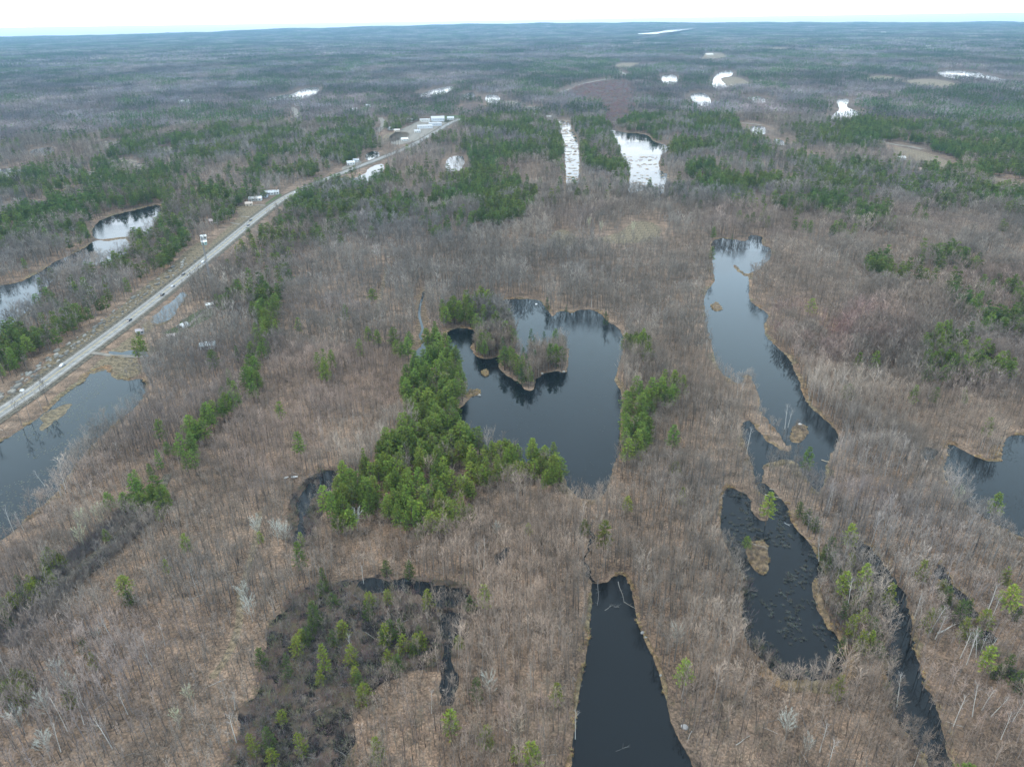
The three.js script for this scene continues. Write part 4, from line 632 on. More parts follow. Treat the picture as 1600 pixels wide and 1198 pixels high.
for (const [px, py, sd] of birches) { const [x, z] = ground(px, py, 7), i = Math.floor(hash(px, py, 5) * 4), up = py < 720; single('birch_tree', birch0[i], 'crown', x, z, { turn: px * 3, s: 0.7 + hash(px, py) * 0.35, lean: [(hash(px, py, 2) - 0.5) * 0.25, (hash(px, py, 3) - 0.5) * 0.3], c: [1, 1, 1], label: sd < 0 ? (up || py < 860 ? 'white-stemmed birch on the slope below the grey pond' : 'white-stemmed birch in the lower left woods') : sd > 0 ? (up ? 'white-stemmed birch by the long right-hand lake' : 'white-stemmed birch near the dark channels at lower right') : (up ? 'white-stemmed birch by the heart-shaped pond' : 'white-stemmed birch in the lower middle woods'), cat: 'birch', group: sd < 0 ? (up || py < 860 ? 'birches below the grey pond' : 'birches of the lower left') : sd > 0 ? (up ? 'birches by the long lake' : 'birches of the lower right') : (up ? 'birches by the heart-shaped pond' : 'birches of the lower middle') }); }
// ---- undergrowth: grey brush in the swamps and along shores; tussocks in the black pond; sedge tufts
{
  const L = bushes.map((g) => ['brush', g, M.leafy, []]), r = rng(9);
  for (const b of swamps) for (let i = 0; i < (b.b - b.a) * (b.d - b.c) * 0.34; i++) { const x = lerp(b.a, b.b, r()), z = lerp(b.c, b.d, r()); if (within(b, x, z) && !inAny(ponds, x, z)) { const k = 0.55 + r() * 0.85, t = r() < 0.15, ol = r() < 0.3; L[i % 3][3].push([x, 0, z, r() * 6, 0.7 + r() * 0.8, 0.6 + r() * 0.9, t ? [k * 1.3, k * 0.9, k * 0.9] : ol ? [k * 1.05, k * 1.2, k * 0.6] : [k, k, k]]); } }
  for (const b of ponds) { if (Math.hypot(b.o[0][0], b.o[0][1]) > 420) continue; for (const p of grow(b.o, 1.4)) if (r() < 0.34) { const k = 0.6 + r() * 0.9, y = r() < 0.2; L[Math.floor(r() * 3)][3].push([p[0] + r() - 0.5, 0.1, p[1] + r() - 0.5, r() * 6, 0.4 + r() * 0.5, 0.35 + r() * 0.5, y ? [k * 2, k * 1.7, k * 0.8] : [k * 1.2, k, k * 0.85]]); } }
  { const tk = ribbon([[-10, 1010], [30, 965], [70, 925], [110, 893], [152, 860], [182, 835], [212, 805], [240, 780]], 9).o, b = boxed(tk); for (let i = 0; i < 2600; i++) { const x = lerp(b.a, b.b, r()), z = lerp(b.c, b.d, r()); if (within(b, x, z) && !inAny(noTrees.slice(-400).filter((n) => n.b - n.a < 90), x, z)) { const k = 0.8 + r() * 0.6; L[i % 3][3].push([x, 0, z, r() * 6, 0.9 + r() * 0.8, 0.8 + r() * 0.9, [k, k, k]]); } } }
  for (const q of thickets) { const b = boxed(q.map((v) => ground(...v))); for (let i = 0; i < (b.b - b.a) * (b.d - b.c) * 0.3; i++) { const x = lerp(b.a, b.b, r()), z = lerp(b.c, b.d, r()), k = 0.6 + r() * 0.7, ol = r() < 0.2; if (within(b, x, z)) L[i % 3][3].push([x, 0, z, r() * 6, 0.8 + r() * 0.7, 0.8 + r() * 1.2, ol ? [k * 0.9, k * 1.1, k * 0.55] : [k, k * 0.95, k * 0.92]]); } }
  for (const I of [3, 4]) { const b = isl[I]; for (let i = 0; i < 60; i++) { const x = lerp(b.a, b.b, r()), z = lerp(b.c, b.d, r()); if (within(b, x, z)) L[i % 3][3].push([x, 0.5, z, r() * 6, 0.6, 0.7 + r() * 0.6, [1.2, 1.05, 0.95]]); } }
  for (let i = 0; i < 2400; i++) { const b = heath, x = lerp(b.a, b.b, r()), z = lerp(b.c, b.d, r()); if (within(b, x, z)) L[i % 3][3].push([x, 0, z, r() * 6, 3, 2, [1.3, 0.85, 0.8].map((v) => v * (0.7 + 0.6 * r()))]); }
  mass('brush', 'grey leafless brush in the swamps and along the shores', 'brush', L);
  const T = new GB(), q = rng(17); for (let i = 0; i < 46; i++) { const a = q() * 6.28, o = q() * 0.55; T.blade(V(Math.cos(a) * o, 0, Math.sin(a) * o), V(Math.cos(a) * 0.8, 0.75 + q() * 0.6, Math.sin(a) * 0.8).normalize(), 0.45 + q() * 0.35, 0.11, [1, 1, 1].map((v) => v * (0.7 + q() * 0.6)), q); }
  const tuft = T.build(), A = [], D = [];
  for (let i = 0; i < 900; i++) { const x = lerp(bog.a, bog.b, r()), z = lerp(bog.c, bog.d, r()); if (within(bog, x, z) && fbm(x / 12, z / 12, 4, 3) > 0.5) { const k = 0.05 + r() * 0.07; D.push([x, 0.05, z, r() * 6, 0.6 + r() * 1.1, 0.4 + r() * 0.6, [k, k * 0.95, k * 0.85]]); } }
  for (const b of [heart, leftPond, rightPond]) for (let i = 0; i < (b === leftPond ? 6500 : 2200); i++) { const x = lerp(b.a, b.b, r()), z = lerp(b.c, b.d, r()); if (within(b, x, z) && fbm(x / 18, z / 18, 4, 3) > (b === leftPond ? 0.43 : 0.56)) D.push([x, 0.05, z, r() * 6, 0.25 + r() * 0.4, 0.15, b === leftPond ? [0.26, 0.25, 0.19] : [0.05, 0.05, 0.045]]); }
  mass('tussocks', 'dark sedge tussocks and flecks of weed dotting the ponds', 'tussocks', [['tussocks', tuft, M.leafy, D]]);
  for (const { o, width } of rims) { if (Math.hypot(o[0][0], o[0][1]) > 480) continue; for (const off of [0.1, 0.7]) for (const p of grow(o, off * width * 0.8)) if (r() < 0.32 && fbm(p[0] / 16, p[1] / 16, 91, 3) > 0.49) { const k = 0.7 + r() * 0.6; A.push([p[0] + (r() - 0.5), 0.15, p[1] + (r() - 0.5), r() * 6, 0.7 + r() * 0.6, 0.6 + r() * 0.8, [0.45 * k, 0.31 * k, 0.16 * k]]); } }
  for (let i = 0; i < 2600; i++) { const b = i % 2 ? strip : white, x = lerp(b.a, b.b, r()), z = lerp(b.c, b.d, r()), k = 0.7 + r() * 0.6; if (within(b, x, z) && fbm(x / 40, z / 9, 14, 3) > (b === strip ? 0.5 : 0.56) && (b === strip || z > lerp(b.c, b.d, 0.5))) A.push([x, 0.1, z, r() * 6, 3.4, 0.9, [0.5 * k, 0.36 * k, 0.24 * k]]); }
  for (const b of isl) for (let i = 0; i < 90; i++) { const x = lerp(b.a, b.b, r()), z = lerp(b.c, b.d, r()), k = 0.7 + r() * 0.6; if (within(b, x, z)) A.push([x, 0.4, z, r() * 6, 0.8, 0.8, [0.45 * k, 0.32 * k, 0.17 * k]]); }
  mass('sedge_tufts', 'dry tan sedge tufts on pond edges and in the white marshes', 'sedge', [['tufts', tuft, M.leafy, A]]);
}
// ---- deadfall on the forest floor
{
  const q = new GB(), P = []; for (let i = 0; i <= 4; i++) P.push(V(i * 1.7 - 3.4, 0.14 + Math.sin(i * 1.9) * 0.05, Math.sin(i * 1.2) * 0.12)); q.tube(P, [0.14, 0.13, 0.11, 0.08, 0.03], 6, [1, 1, 1]); for (let i = 0; i < 5; i++) { const s = V(0.4 + i * 0.6, 0.15, 0); q.tube([s, s.clone().add(V(0.7, 0.35, (i % 2 ? 1 : -1) * (0.6 + i * 0.1)))], [0.04, 0.012], 3, [0.9, 0.9, 0.9]); }
  const g = q.build(), r = rng(303), D = [];
  for (let i = 0; i < 900; i++) { const d = 95 + 420 * Math.pow(r(), 1.3), a = (r() - 0.5) * 1.5, x = Math.sin(a) * d, z = -Math.cos(a) * d; if (inAny(ponds, x, z)) continue; const k = r() < 0.3 ? 0.26 + r() * 0.16 : 0.09 + r() * 0.1; D.push([x, 0, z, r() * 6.28, 0.35 + r() * 0.55, 0.6, [k, k * 0.94, k * 0.86]]); }
  mass('deadfall', 'fallen grey trunks scattered over the forest floor', 'deadfall', [['trunks', g, M.leafy, D]]);
}
// ---- woods too far off to tell tree from tree
{
  const W1 = woodClumps.map((g) => ['hardwoods', g, M.leafy, []]), P1 = pineClumps.map((g) => ['pines', g, M.leafy, []]), W2 = woodFar.map((g) => ['hardwoods', g, M.leafy, []]), P2 = pineFar.map((g) => ['pines', g, M.leafy, []]);
  const put = (A, B, list) => { for (const [x, z, a, con] of list) { const S = con ? B : A, pk = lerp(0.6, 1.15, sm(0.32, 0.68, fbm(x / 230, z / 330, 58, 3))); let t = con ? pineTone(x, z, a).map((v) => v * 1.05) : tone(x, z, a); t = t.map((v) => v * pk); S[Math.floor(hash(x * 31, z * 31) * S.length)][3].push([x, rise(x, z), z, Math.floor(a * 4) * Math.PI / 2 + a, 1.12, 0.75 + 0.5 * fbm(x / 300, z / 300, 57, 3), t]); } };
  put(W1, P1, clumpsAt); put(W2, P2, farAt);
  mass('far_woods', 'hazy purple and blue-green woods reaching to the horizon', 'woods', [...W1, ...P1, ...W2, ...P2]);
}
// ---------------------------------------------------------------- rock cut beside the highway
{
  const shapes = [0, 1, 2, 3].map((s) => { const g = new THREE.IcosahedronGeometry(1, 1) , p = g.attributes.position; for (let i = 0; i < p.count; i++) { const x = p.getX(i), y = p.getY(i), z = p.getZ(i), k = 0.72 + 0.5 * vnoise(x * 1.7 + s * 9 + 5, y * 1.7 + z * 2.3 + 7, s); p.setXYZ(i, clamp(x * k, -0.78, 0.8), clamp(y * k, -0.6, 0.62), clamp(z * k, -0.8, 0.76)); } g.computeVertexNormals(); return g; });
  const mats = [[0.27, 0.245, 0.21], [0.2, 0.185, 0.16], [0.32, 0.3, 0.265], [0.15, 0.14, 0.125]].map((c) => std(col(...c), 0.95));
  const root = new THREE.Group(), r = rng(88); tag(add(root, 'rock_cut'), 'row of grey blasted rock slabs along the highway', 'rock cut');
  for (let i = 0; i < 190; i++) {
    const t = i / 190, px = lerp(-20, 326, t), py = lerp(658, 401, Math.pow(t, 0.93)), side = -(9.5 + r() * 11), a = hwAt(px, py, side);
    const b = mesh('rock', shapes[i % 4], mats[Math.floor(r() * 4)], root), s = 0.6 + r() * r() * 2.1;
    b.position.set(a.x + (r() - 0.5) * 3, 0.2, a.z + (r() - 0.5) * 3); b.rotation.y = a.turn + (r() - 0.5) * 0.6; b.scale.set(s * 0.8, s * (0.6 + r() * 0.6), s * (1 + r() * 0.8));
  }
}
// ---------------------------------------------------------------- cars
function carProto() {
  const t = new THREE.Group();
  const prof = new THREE.Shape([[-2.2, 0.35], [2.2, 0.35], [2.25, 0.8], [1.3, 0.95], [0.6, 1.42], [-1.2, 1.46], [-2.05, 1.0], [-2.25, 0.85]].map((p) => new THREE.Vector2(...p)));
  const g = new THREE.ExtrudeGeometry(prof, { depth: 1.6, bevelEnabled: true, bevelSize: 0.1, bevelThickness: 0.1, bevelSegments: 2 }); g.translate(0, 0, -0.8); g.rotateY(-Math.PI / 2); mesh('body', g, null, t);
  const gl = std(col(0.02, 0.025, 0.03), 0.15), rub = std(col(0.02, 0.02, 0.02), 0.9), lamp = std(col(0.7, 0.7, 0.68), 0.3);
  const pane = (a, b, c, d) => { const q = new GB(); q.quad(a, b, c, d, [1, 1, 1]); return q.build(); };
  mesh('windscreen', pane(V(-0.72, 1.0, 1.33), V(0.72, 1.0, 1.33), V(0.66, 1.43, 0.72), V(-0.66, 1.43, 0.72)), gl, t); mesh('rear_window', pane(V(-0.72, 1.08, -2.12), V(0.72, 1.08, -2.12), V(0.66, 1.45, -1.34), V(-0.66, 1.45, -1.34)), gl, t);
  for (const s of [-1, 1]) { mesh('side_window', pane(V(s * 0.915, 1.02, 1.0), V(s * 0.915, 1.02, -1.75), V(s * 0.915, 1.38, -1.2), V(s * 0.915, 1.36, 0.55)), gl, t); const l = mesh('headlight', new THREE.BoxGeometry(0.34, 0.14, 0.06), lamp, t); l.position.set(s * 0.62, 0.74, 2.31); }
  for (const x of [-0.82, 0.82]) for (const z of [-1.4, 1.4]) { const w = mesh('wheel', new THREE.CylinderGeometry(0.34, 0.34, 0.24, 14), rub, t); w.rotation.z = Math.PI / 2; w.position.set(x, 0.34, z); }
  return t;
}
const car0 = carProto();
[[98, 573, -2, [0.5, 0.5, 0.52], 'silver car lowest on the highway'], [199, 502, 2, [0.03, 0.03, 0.035], 'black car by the long rock cut, second up the highway'], [247, 462, 2, [0.025, 0.025, 0.03], 'black car above the ditch pond, third up the highway'], [265, 449, 2, [0.45, 0.45, 0.46], 'grey car just above the black one by the ditch pond'], [289, 430, -2, [0.05, 0.045, 0.05], 'dark car just below the tower crossing'], [312, 411, 2, [0.6, 0.6, 0.6], 'pale car under the tall mast'], [382, 353, 2, [0.12, 0.12, 0.13], 'dark grey car by the lowest roadside driveway'], [393, 345, -2, [0.04, 0.045, 0.06], 'dark car by the roadside driveways, upper of two'], [452, 301, 2, [0.75, 0.75, 0.74], 'white car far up the highway before the bend']].forEach(([px, py, side, c, label], i) => {
  const t = i ? car0.clone() : car0, a = hwAt(px, py, side); t.children[0].material = new THREE.MeshPhysicalMaterial({ color: col(...c), roughness: 0.4, clearcoat: 0.6, clearcoatRoughness: 0.1 });
  t.position.set(a.x, 0.44, a.z); t.rotation.y = a.turn + (side < 0 ? Math.PI : 0); tag(add(t, 'car'), label, 'car', 'cars on the highway');
});
// ---------------------------------------------------------------- mast beside the highway
{
  const t = new THREE.Group(), [x, z] = ground(333, 458), steel = std(col(0.22, 0.22, 0.23), 0.6, { metalness: 0.3 }), h = 46, w = (y) => lerp(1.1, 0.35, y / h);
  tag(add(t, 'lattice_mast'), 'tall dark lattice mast rising beside the highway', 'mast'); t.position.set(x, 0, z);
  const c3 = (k, y) => V(Math.cos(k * 2.094) * w(y), y, Math.sin(k * 2.094) * w(y));
  for (let k = 0; k < 3; k++) { const q = new GB(); q.tube([c3(k, 0), c3(k, h)], [0.16, 0.1], 6, [1, 1, 1]); mesh('leg', q.build(), steel, t); }
  for (let k = 0; k < 3; k++) { const q = new GB(); for (let y = 0; y < h - 1; y += 1.6) { q.tube([c3(k, y), c3((k + 1) % 3, y + 1.6)], [0.05, 0.05], 3, [1, 1, 1]); q.tube([c3(k, y), c3((k + 1) % 3, y)], [0.05, 0.05], 3, [1, 1, 1]); } mesh('bracing', q.build(), steel, t); }
  for (let k = 0; k < 3; k++) { const a = mesh('antenna', new THREE.BoxGeometry(0.35, 2.2, 0.2), std(col(0.6, 0.6, 0.6), 0.5), t); a.position.copy(c3(k, h - 2)).multiply(V(2.2, 1, 2.2)); a.rotation.y = -k * 2.094 + Math.PI / 2; }
}
// ---------------------------------------------------------------- houses
function house(name, px, py, w, d, h, turn, wc, rc, label, cat = 'house', { flat = false, storeys = 1 } = {}) {
  const t = new THREE.Group(), [x, z] = ground(px, py); tag(add(t, name), label, cat, 'buildings along the highway'); t.position.set(x, 0, z); t.rotation.y = turn;
  const wm = std(col(...wc), 0.8), rm = std(col(...rc), 0.85), gl = std(col(0.03, 0.04, 0.05), 0.15), wd = std(col(0.12, 0.09, 0.07), 0.7);
  const wall = mesh('wall', new THREE.BoxGeometry(w, h, d), wm, t); wall.position.y = h / 2 + 0.05;
  if (flat) { const r = mesh('roof', new THREE.BoxGeometry(w + 0.5, 0.4, d + 0.5), rm, t); r.position.y = h + 0.25; const u = mesh('roof_unit', new THREE.BoxGeometry(2, 1, 1.6), wm, r); u.position.set(w * 0.2, 0.7, 0); }
  else {
    const ph = d * 0.3, s = new THREE.Shape([[-d / 2 - 0.4, 0], [d / 2 + 0.4, 0], [0, ph]].map((p) => new THREE.Vector2(...p))), g = new THREE.ExtrudeGeometry(s, { depth: w + 0.8, bevelEnabled: false }); g.translate(0, 0, -(w + 0.8) / 2); g.rotateY(Math.PI / 2);
    const r = mesh('roof', g, rm, t); r.position.y = h + 0.06;
    if (cat === 'house') { const c = mesh('chimney', new THREE.BoxGeometry(0.7, 1.6, 0.7), std(col(0.3, 0.2, 0.16), 0.9), r); c.position.set(w * 0.25, ph * 0.8 + 0.3, d * 0.12); }
  }
  const n = Math.max(2, Math.round(w / 3.4));
  for (const f of [-1, 1]) for (let k = 0; k < n; k++) { if (f > 0 && k === 0) continue; const q = mesh('window', new THREE.BoxGeometry(1.3, 1.1, 0.08), gl, t); q.position.set(lerp(-w / 2, w / 2, (k + 0.5) / n), h * 0.58, f * (d / 2 + 0.02)); }
  const door = mesh('door', new THREE.BoxGeometry(1, 2.05, 0.08), wd, t); door.position.set(lerp(-w / 2, w / 2, 0.5 / n), 1.1, d / 2 + 0.02);
  return t;
}
const wht = [0.6, 0.6, 0.58], gry = [0.35, 0.36, 0.38], dkr = [0.12, 0.12, 0.13], tan = [0.5, 0.42, 0.33];
const R45 = 0.75;
[
  ['shed', 399, 313, 15, 7, 3, 0.1, wht, [0.78, 0.78, 0.78], 'long white-roofed shed, lowest of the white roadside row', 'shed'],
  ['house', 411, 308, 11, 8, 3.2, 0.1, [0.45, 0.5, 0.55], dkr, 'blue-grey house second in the white roadside row', 'house'],
  ['house', 421, 304, 11, 8, 3.2, 0.15, wht, [0.6, 0.62, 0.64], 'white house third in the white roadside row', 'house'],
  ['house', 430, 303, 9, 7, 3, 0.2, wht, [0.5, 0.5, 0.5], 'small white house at the top of the roadside row', 'house'],
  ['house', 333, 348, 8, 6, 2.8, 0.4, [0.6, 0.5, 0.46], [0.68, 0.56, 0.54], 'small pink-roofed house among roadside pines', 'house'],
  ['house', 355, 333, 14, 8, 3, 0.2, gry, [0.42, 0.42, 0.42], 'long grey house half hidden by bare trees left of the yards', 'house'],
  ['house', 389, 321, 8, 6, 2.8, 0.3, tan, [0.5, 0.42, 0.36], 'small tan house on the grass below the white row', 'house'],
  ['shed', 318, 374, 5, 4, 3.5, 0.6, wht, [0.78, 0.8, 0.8], 'tall white shed above the mast foot, upper of two', 'shed'],
  ['shed', 319, 382, 4.5, 4, 3, 0.6, [0.45, 0.6, 0.55], [0.75, 0.76, 0.76], 'small green-walled shed above the mast foot, lower of two', 'shed'],
  ['house', 458, 331, 10, 8, 3.2, 0.6, wht, [0.72, 0.73, 0.74], 'white house among trees right of the highway, lower one', 'house'],
  ['house', 469, 324, 13, 9, 3.4, 0.6, wht, [0.55, 0.58, 0.6], 'grey-roofed white house right of the highway, upper one', 'house'],
  ['house', 632, 220, 12, 8, 3.4, 0.4, wht, [0.75, 0.75, 0.75], 'white house among pines where the village begins', 'house'],
  ['store', 664, 200, 30, 16, 5, 0.15, [0.65, 0.66, 0.68], [0.5, 0.5, 0.52], 'long white flat-roofed store in the village, front row', 'store', { flat: true }],
  ['store', 680, 196, 26, 14, 5, 0.15, [0.6, 0.62, 0.66], [0.46, 0.46, 0.47], 'pale grey flat-roofed store right of the long white one', 'store', { flat: true }],
  ['store', 664, 190, 22, 14, 5, 0.1, [0.7, 0.68, 0.64], [0.46, 0.46, 0.47], 'white flat-roofed store behind the long one', 'store', { flat: true }],
  ['warehouse', 684, 189, 28, 14, 6, 0.1, [0.62, 0.64, 0.68], [0.5, 0.5, 0.52], 'white warehouse at the back right of the village', 'warehouse'],
  ['house', 640, 190, 13, 9, 4, 0.2, wht, [0.66, 0.68, 0.7], 'white house left of the village stores', 'house'],
  ['house', 722, 190, 13, 9, 4, 0.2, wht, [0.72, 0.72, 0.74], 'white house at the far right end of the village', 'house'],
  ['house', 554, 173, 12, 9, 4, 0.2, wht, [0.72, 0.72, 0.72], 'lone white house left of the small green lawn', 'house'],
  ['house', 576, 167, 12, 9, 4, 0.2, wht, [0.6, 0.62, 0.64], 'lone grey-roofed house behind the small green lawn', 'house'],
  ['house', 840, 182, 13, 9, 4, 0.1, wht, [0.7, 0.7, 0.72], 'white house by the cross road left of the pine ridge', 'house'],
  ['house', 858, 185, 11, 8, 4, 0.1, tan, [0.66, 0.62, 0.6], 'tan house by the cross road left of the pine ridge', 'house'],
  ['house', 1408, 250, 11, 8, 3.4, 0.3, wht, [0.74, 0.72, 0.7], 'white house in the meadow trees at right', 'house'],
  ['house', 1438, 268, 10, 8, 3.2, 0.4, [0.4, 0.3, 0.24], [0.5, 0.36, 0.3], 'brown-roofed house below the meadow at right', 'house'],
  ['barn', 288, 163, 26, 14, 7, 0.2, wht, [0.76, 0.76, 0.77], 'white barn far off at upper left', 'barn'],
  ['barn', 1108, 88, 40, 22, 9, 0.2, tan, [0.6, 0.56, 0.5], 'tan barn in the far clearing upper right of centre', 'barn'],
  ['house', 219, 521, 5, 4, 2.5, 0.5, [0.35, 0.33, 0.33], [0.38, 0.35, 0.36], 'small pinkish cottage in bare trees below the highway', 'house'],
  ['shed', 328, 480, 5, 4, 2.6, 0.4, wht, [0.78, 0.78, 0.76], 'white shed at the end of the shelter driveway', 'shed'],
  ['house', 325, 543, 9, 6, 2.6, 0.2, wht, [0.72, 0.8, 0.84], 'pale blue-white roofed cabin among bare trees', 'house'],
  ['shed', 268, 528, 5, 3.5, 2.3, 0.3, [0.6, 0.5, 0.48], [0.62, 0.52, 0.5], 'pinkish shed below the arched shelter', 'shed'],
  ['house', 652, 207, 11, 8, 3.4, 0.3, wht, [0.5, 0.5, 0.52], 'grey-roofed house on the village gravel, below the stores', 'house'],
  ['house', 620, 206, 11, 8, 3.4, 0.3, tan, [0.55, 0.5, 0.46], 'tan house at the left end of the village gravel', 'house'],
  ['house', 610, 203, 10, 8, 3.4, 0.1, wht, [0.66, 0.66, 0.66], 'white house beyond the left end of the village', 'house'],
  ['house', 704, 187, 14, 10, 4, 0.1, wht, [0.5, 0.52, 0.56], 'grey-roofed house by the playing field', 'house'],
  ['house', 548, 257, 11, 8, 3.4, 0.3, wht, [0.66, 0.66, 0.66], 'white house on the gravel lot left of the bend', 'house'],
  ['house', 556, 253, 9, 7, 3.2, 0.3, wht, [0.45, 0.46, 0.48], 'dark-roofed house on the gravel lot left of the bend', 'house'],
  ['house', 1170, 97, 20, 14, 7, 0.1, wht, [0.76, 0.76, 0.78], 'tiny white far house upper right of the tan clearing', 'house'],
  ['barn', 1450, 75, 34, 18, 9, 0.1, wht, [0.76, 0.76, 0.78], 'tiny white far barn above the broad far lake', 'barn'],
  ['barn', 1380, 53, 60, 30, 12, 0.1, wht, [0.78, 0.78, 0.8], 'white speck of a barn just under the horizon at right', 'barn'],
].forEach((a) => house(...a));
// arched shelter with its dark open end
{
  const t = new THREE.Group(), [x, z] = ground(286, 511); tag(add(t, 'arched_shelter'), 'small white arched shelter with a dark open end on the grass', 'shelter'); t.position.set(x, 0, z); t.rotation.y = -0.35;
  const g = new THREE.CylinderGeometry(3, 3, 7, 20, 1, true, -Math.PI / 2, Math.PI); g.rotateX(Math.PI / 2); g.rotateZ(0); const c = mesh('cover', g, std(col(0.75, 0.76, 0.76), 0.7, { side: THREE.DoubleSide }), t); c.rotation.z = Math.PI;
  const b = mesh('back_wall', new THREE.CircleGeometry(2.98, 20, 0, Math.PI), std(col(0.05, 0.05, 0.055), 0.9, { side: THREE.DoubleSide }), t); b.position.z = -3.4;
  const q = new GB(); const pts = []; for (let i = 0; i <= 16; i++) pts.push(V(Math.cos(i / 16 * Math.PI) * 3, Math.sin(i / 16 * Math.PI) * 3, 3.52)); q.tube(pts, pts.map(() => 0.09), 5, [1, 1, 1]); mesh('hoop', q.build(), std(col(0.6, 0.6, 0.6), 0.5), t);
}
// ---------------------------------------------------------------- two small white hulls in the woods
function hull(px, py, len, turn, label) {
  const t = new THREE.Group(), [x, z] = ground(px, py), n = 12, pos = [], idx = []; tag(add(t, 'boat'), label, 'boat', 'white boats in the woods'); t.position.set(x, 0.15, z); t.rotation.y = turn;
  for (let i = 0; i <= n; i++) { const u = i / n, w = Math.sin(Math.PI * Math.pow(u, 0.75)) * 0.16 * len * (u < 0.12 ? 0.9 : 1) + 0.05; for (let k = 0; k <= 6; k++) { const a = k / 6 * Math.PI; pos.push((u - 0.5) * len, 0.75 - Math.sin(a) * 0.7 * (0.5 + 0.5 * Math.sin(Math.PI * u)), -Math.cos(a) * w); } }
  for (let i = 0; i < n; i++) for (let k = 0; k < 6; k++) { const a = i * 7 + k; idx.push(a, a + 1, a + 7, a + 1, a + 8, a + 7); }
  const g = new THREE.BufferGeometry(); g.setAttribute('position', new THREE.Float32BufferAttribute(pos, 3)); g.setIndex(idx); g.computeVertexNormals(); const m = std(col(0.8, 0.8, 0.79), 0.5, { side: THREE.DoubleSide }); mesh('hull', g, m, t);
  for (const s of [-0.15, 0.2]) { const b = mesh('seat', new THREE.BoxGeometry(0.35, 0.06, len * 0.27), m, t); b.position.set(s * len, 0.62, 0); }
  const dk = mesh('deck', new THREE.BoxGeometry(len * 0.32, 0.06, len * 0.2), m, t); dk.position.set(len * 0.26, 0.76, 0);
}
hull(447, 748, 2.3, 0.6, 'small white boat lying in the woods, left of two'); hull(460, 747, 3.2, 0.15, 'longer white boat lying in the woods, right of two');
// ---------------------------------------------------------------- fallen trunks
function log(a, b, label, y = 0.12, r0 = 0.22, c = [0.36, 0.34, 0.31], ha = 0, hb = 0) {
  const t = new THREE.Group(), A = ground(...a), B = ground(...b), L = dist(A, B), r = rng(Math.round(a[0] * 7)); tag(add(t, 'fallen_trunk'), label, 'fallen trunk'); t.position.set(A[0], y, A[1]); t.rotation.y = Math.atan2(-(B[1] - A[1]), B[0] - A[0]);
  const m = std(col(...c), 0.9), q = new GB(), P = []; for (let i = 0; i <= 8; i++) P.push(V(L * i / 8, lerp(ha, hb, i / 8) + Math.sin(i * 1.3) * 0.05, Math.sin(i * 0.9) * L * 0.015)); q.tube(P, P.map((_, i) => lerp(r0, 0.06, i / 8)), 7, [1, 1, 1]); mesh('trunk', q.build(), m, t);
  for (let i = 0; i < 5; i++) { const k = 0.35 + 0.6 * r(), s = V(L * k, lerp(ha, hb, k), 0), w = new GB(); w.tube([s, s.clone().add(V(0.6 + r(), 0.3 + r() * 0.8, (r() - 0.5) * 2.4))], [0.05, 0.015], 4, [1, 1, 1]); mesh('limb', w.build(), m, t); }
}
log([966, 909], [976, 942], 'long grey trunk lying in the head of the straight black pond', 0.1, 0.17, [0.22, 0.21, 0.19]); log([976, 941], [994, 952], 'grey trunk crossing to the right bank of the black pond', 0.1, 0.13, [0.2, 0.19, 0.17]);
log([945, 954], [957, 946], 'short pale trunk floating left in the black pond head', 0.1, 0.12, [0.22, 0.21, 0.19]); log([959, 948], [967, 949], 'little stick-like trunk beside the short floating one', 0.1, 0.1, [0.2, 0.19, 0.175]);
log([935, 905], [934, 946], 'thin dark trunk along the left of the black pond head', 0.1, 0.12, [0.2, 0.19, 0.18]); log([962, 1174], [982, 1166], 'thin grey trunk afloat in the lower black pond', 0.06, 0.06, [0.1, 0.1, 0.095]);
log([1465, 991], [1498, 978], 'white fallen trunk on the slope right of the narrow channel', 0.4, 0.3, [0.6, 0.58, 0.54], 0.2, 1.2); log([650, 854], [656, 853], 'small pale fallen trunk under the main pine stand', 0.25, 0.18, [0.5, 0.47, 0.42]);
log([1195, 773], [1222, 779], 'pale trunk damming the top of the black reedy pond', 0.15, 0.25, [0.42, 0.37, 0.3]); log([1203, 764], [1212, 766], 'broken pale trunk just above the damming one', 0.2, 0.25, [0.46, 0.4, 0.33]);
log([1284, 719], [1300, 724], 'pale fallen trunk reaching into the long lake', 0.2, 0.22, [0.55, 0.47, 0.36]); log([1226, 817], [1234, 822], 'grey snag lying in the black reedy pond', 0.12, 0.18, [0.4, 0.4, 0.4]);
log([1158, 921], [1184, 925], 'thin grey fallen trunk on the slope left of the reedy pond', 0.3, 0.14, [0.2, 0.17, 0.15]); log([1170, 850], [1200, 860], 'weathered trunk on the wooded islet of the reedy pond', 0.9, 0.14, [0.4, 0.37, 0.34]);
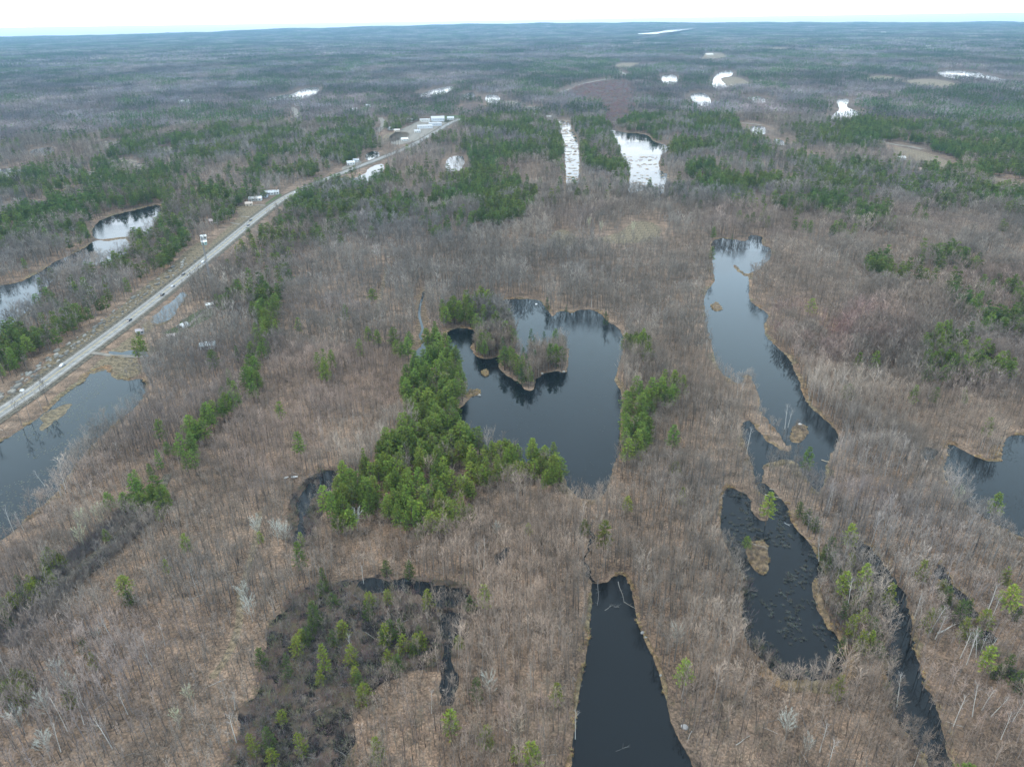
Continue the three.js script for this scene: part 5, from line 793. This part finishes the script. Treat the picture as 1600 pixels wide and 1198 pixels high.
log([1150, 1165], [1172, 1150], 'pale fallen trunk low on the brown slope at the bottom', 0.3, 0.16, [0.45, 0.42, 0.37]); log([1253, 1118], [1272, 1172], 'dark fallen trunk below the ghostly white crown', 0.3, 0.2, [0.1, 0.085, 0.075]);
// boulders by the shore of the straight black pond and of the heart-shaped pond
{
  const g = new THREE.IcosahedronGeometry(1, 2) , p = g.attributes.position; for (let i = 0; i < p.count; i++) { const k = 0.75 + 0.45 * vnoise(p.getX(i) * 1.5 + 9, p.getY(i) * 1.5 + p.getZ(i) * 1.9 + 9, 3); p.setXYZ(i, p.getX(i) * k * 1.2, p.getY(i) * k * 0.7, p.getZ(i) * k); } g.computeVertexNormals();
  [[1070, 1137, 0.9, [0.33, 0.31, 0.3], 'pale grey boulder on the bank right of the black pond'], [1004, 989, 0.6, [0.24, 0.24, 0.24], 'upper grey boulder at the water edge, right bank of black pond'], [1009, 997, 0.55, [0.27, 0.27, 0.26], 'lower grey boulder at the water edge, right bank of black pond'], [1033, 1056, 0.5, [0.25, 0.25, 0.24], 'small boulder farther down the right bank of black pond'], [847, 584, 0.8, [0.36, 0.34, 0.31], 'small white boulder at the tip shore of the wooded spit'], [881, 581, 0.7, [0.36, 0.34, 0.31], 'small white boulder at the corner of the wooded spit'], [1250, 664, 0.9, [0.6, 0.56, 0.52], 'pale boulder on the shrubby lake islet'], [749, 618, 0.8, [0.36, 0.34, 0.31], 'pale boulder at the end of the sedge spit'], [838, 476, 0.9, [0.6, 0.6, 0.6], 'white boulder in the far cove of the heart-shaped pond'], [34, 611, 1.2, [0.62, 0.62, 0.61], 'white boulder on the verge left of the highway']].forEach(([px, py, s, c, label], i) => { const [x, z] = ground(px, py), b = mesh('boulder', g, std(col(...c), 0.9)); b.position.set(x, 0.35 * s, z); b.scale.setScalar(s); b.rotation.y = i; tag(add(b, 'boulder'), label, 'boulder'); });
}
scene.traverse((o) => { if (o.isMesh) { o.castShadow = true; o.receiveShadow = true; } });
renderer.render(scene, camera);
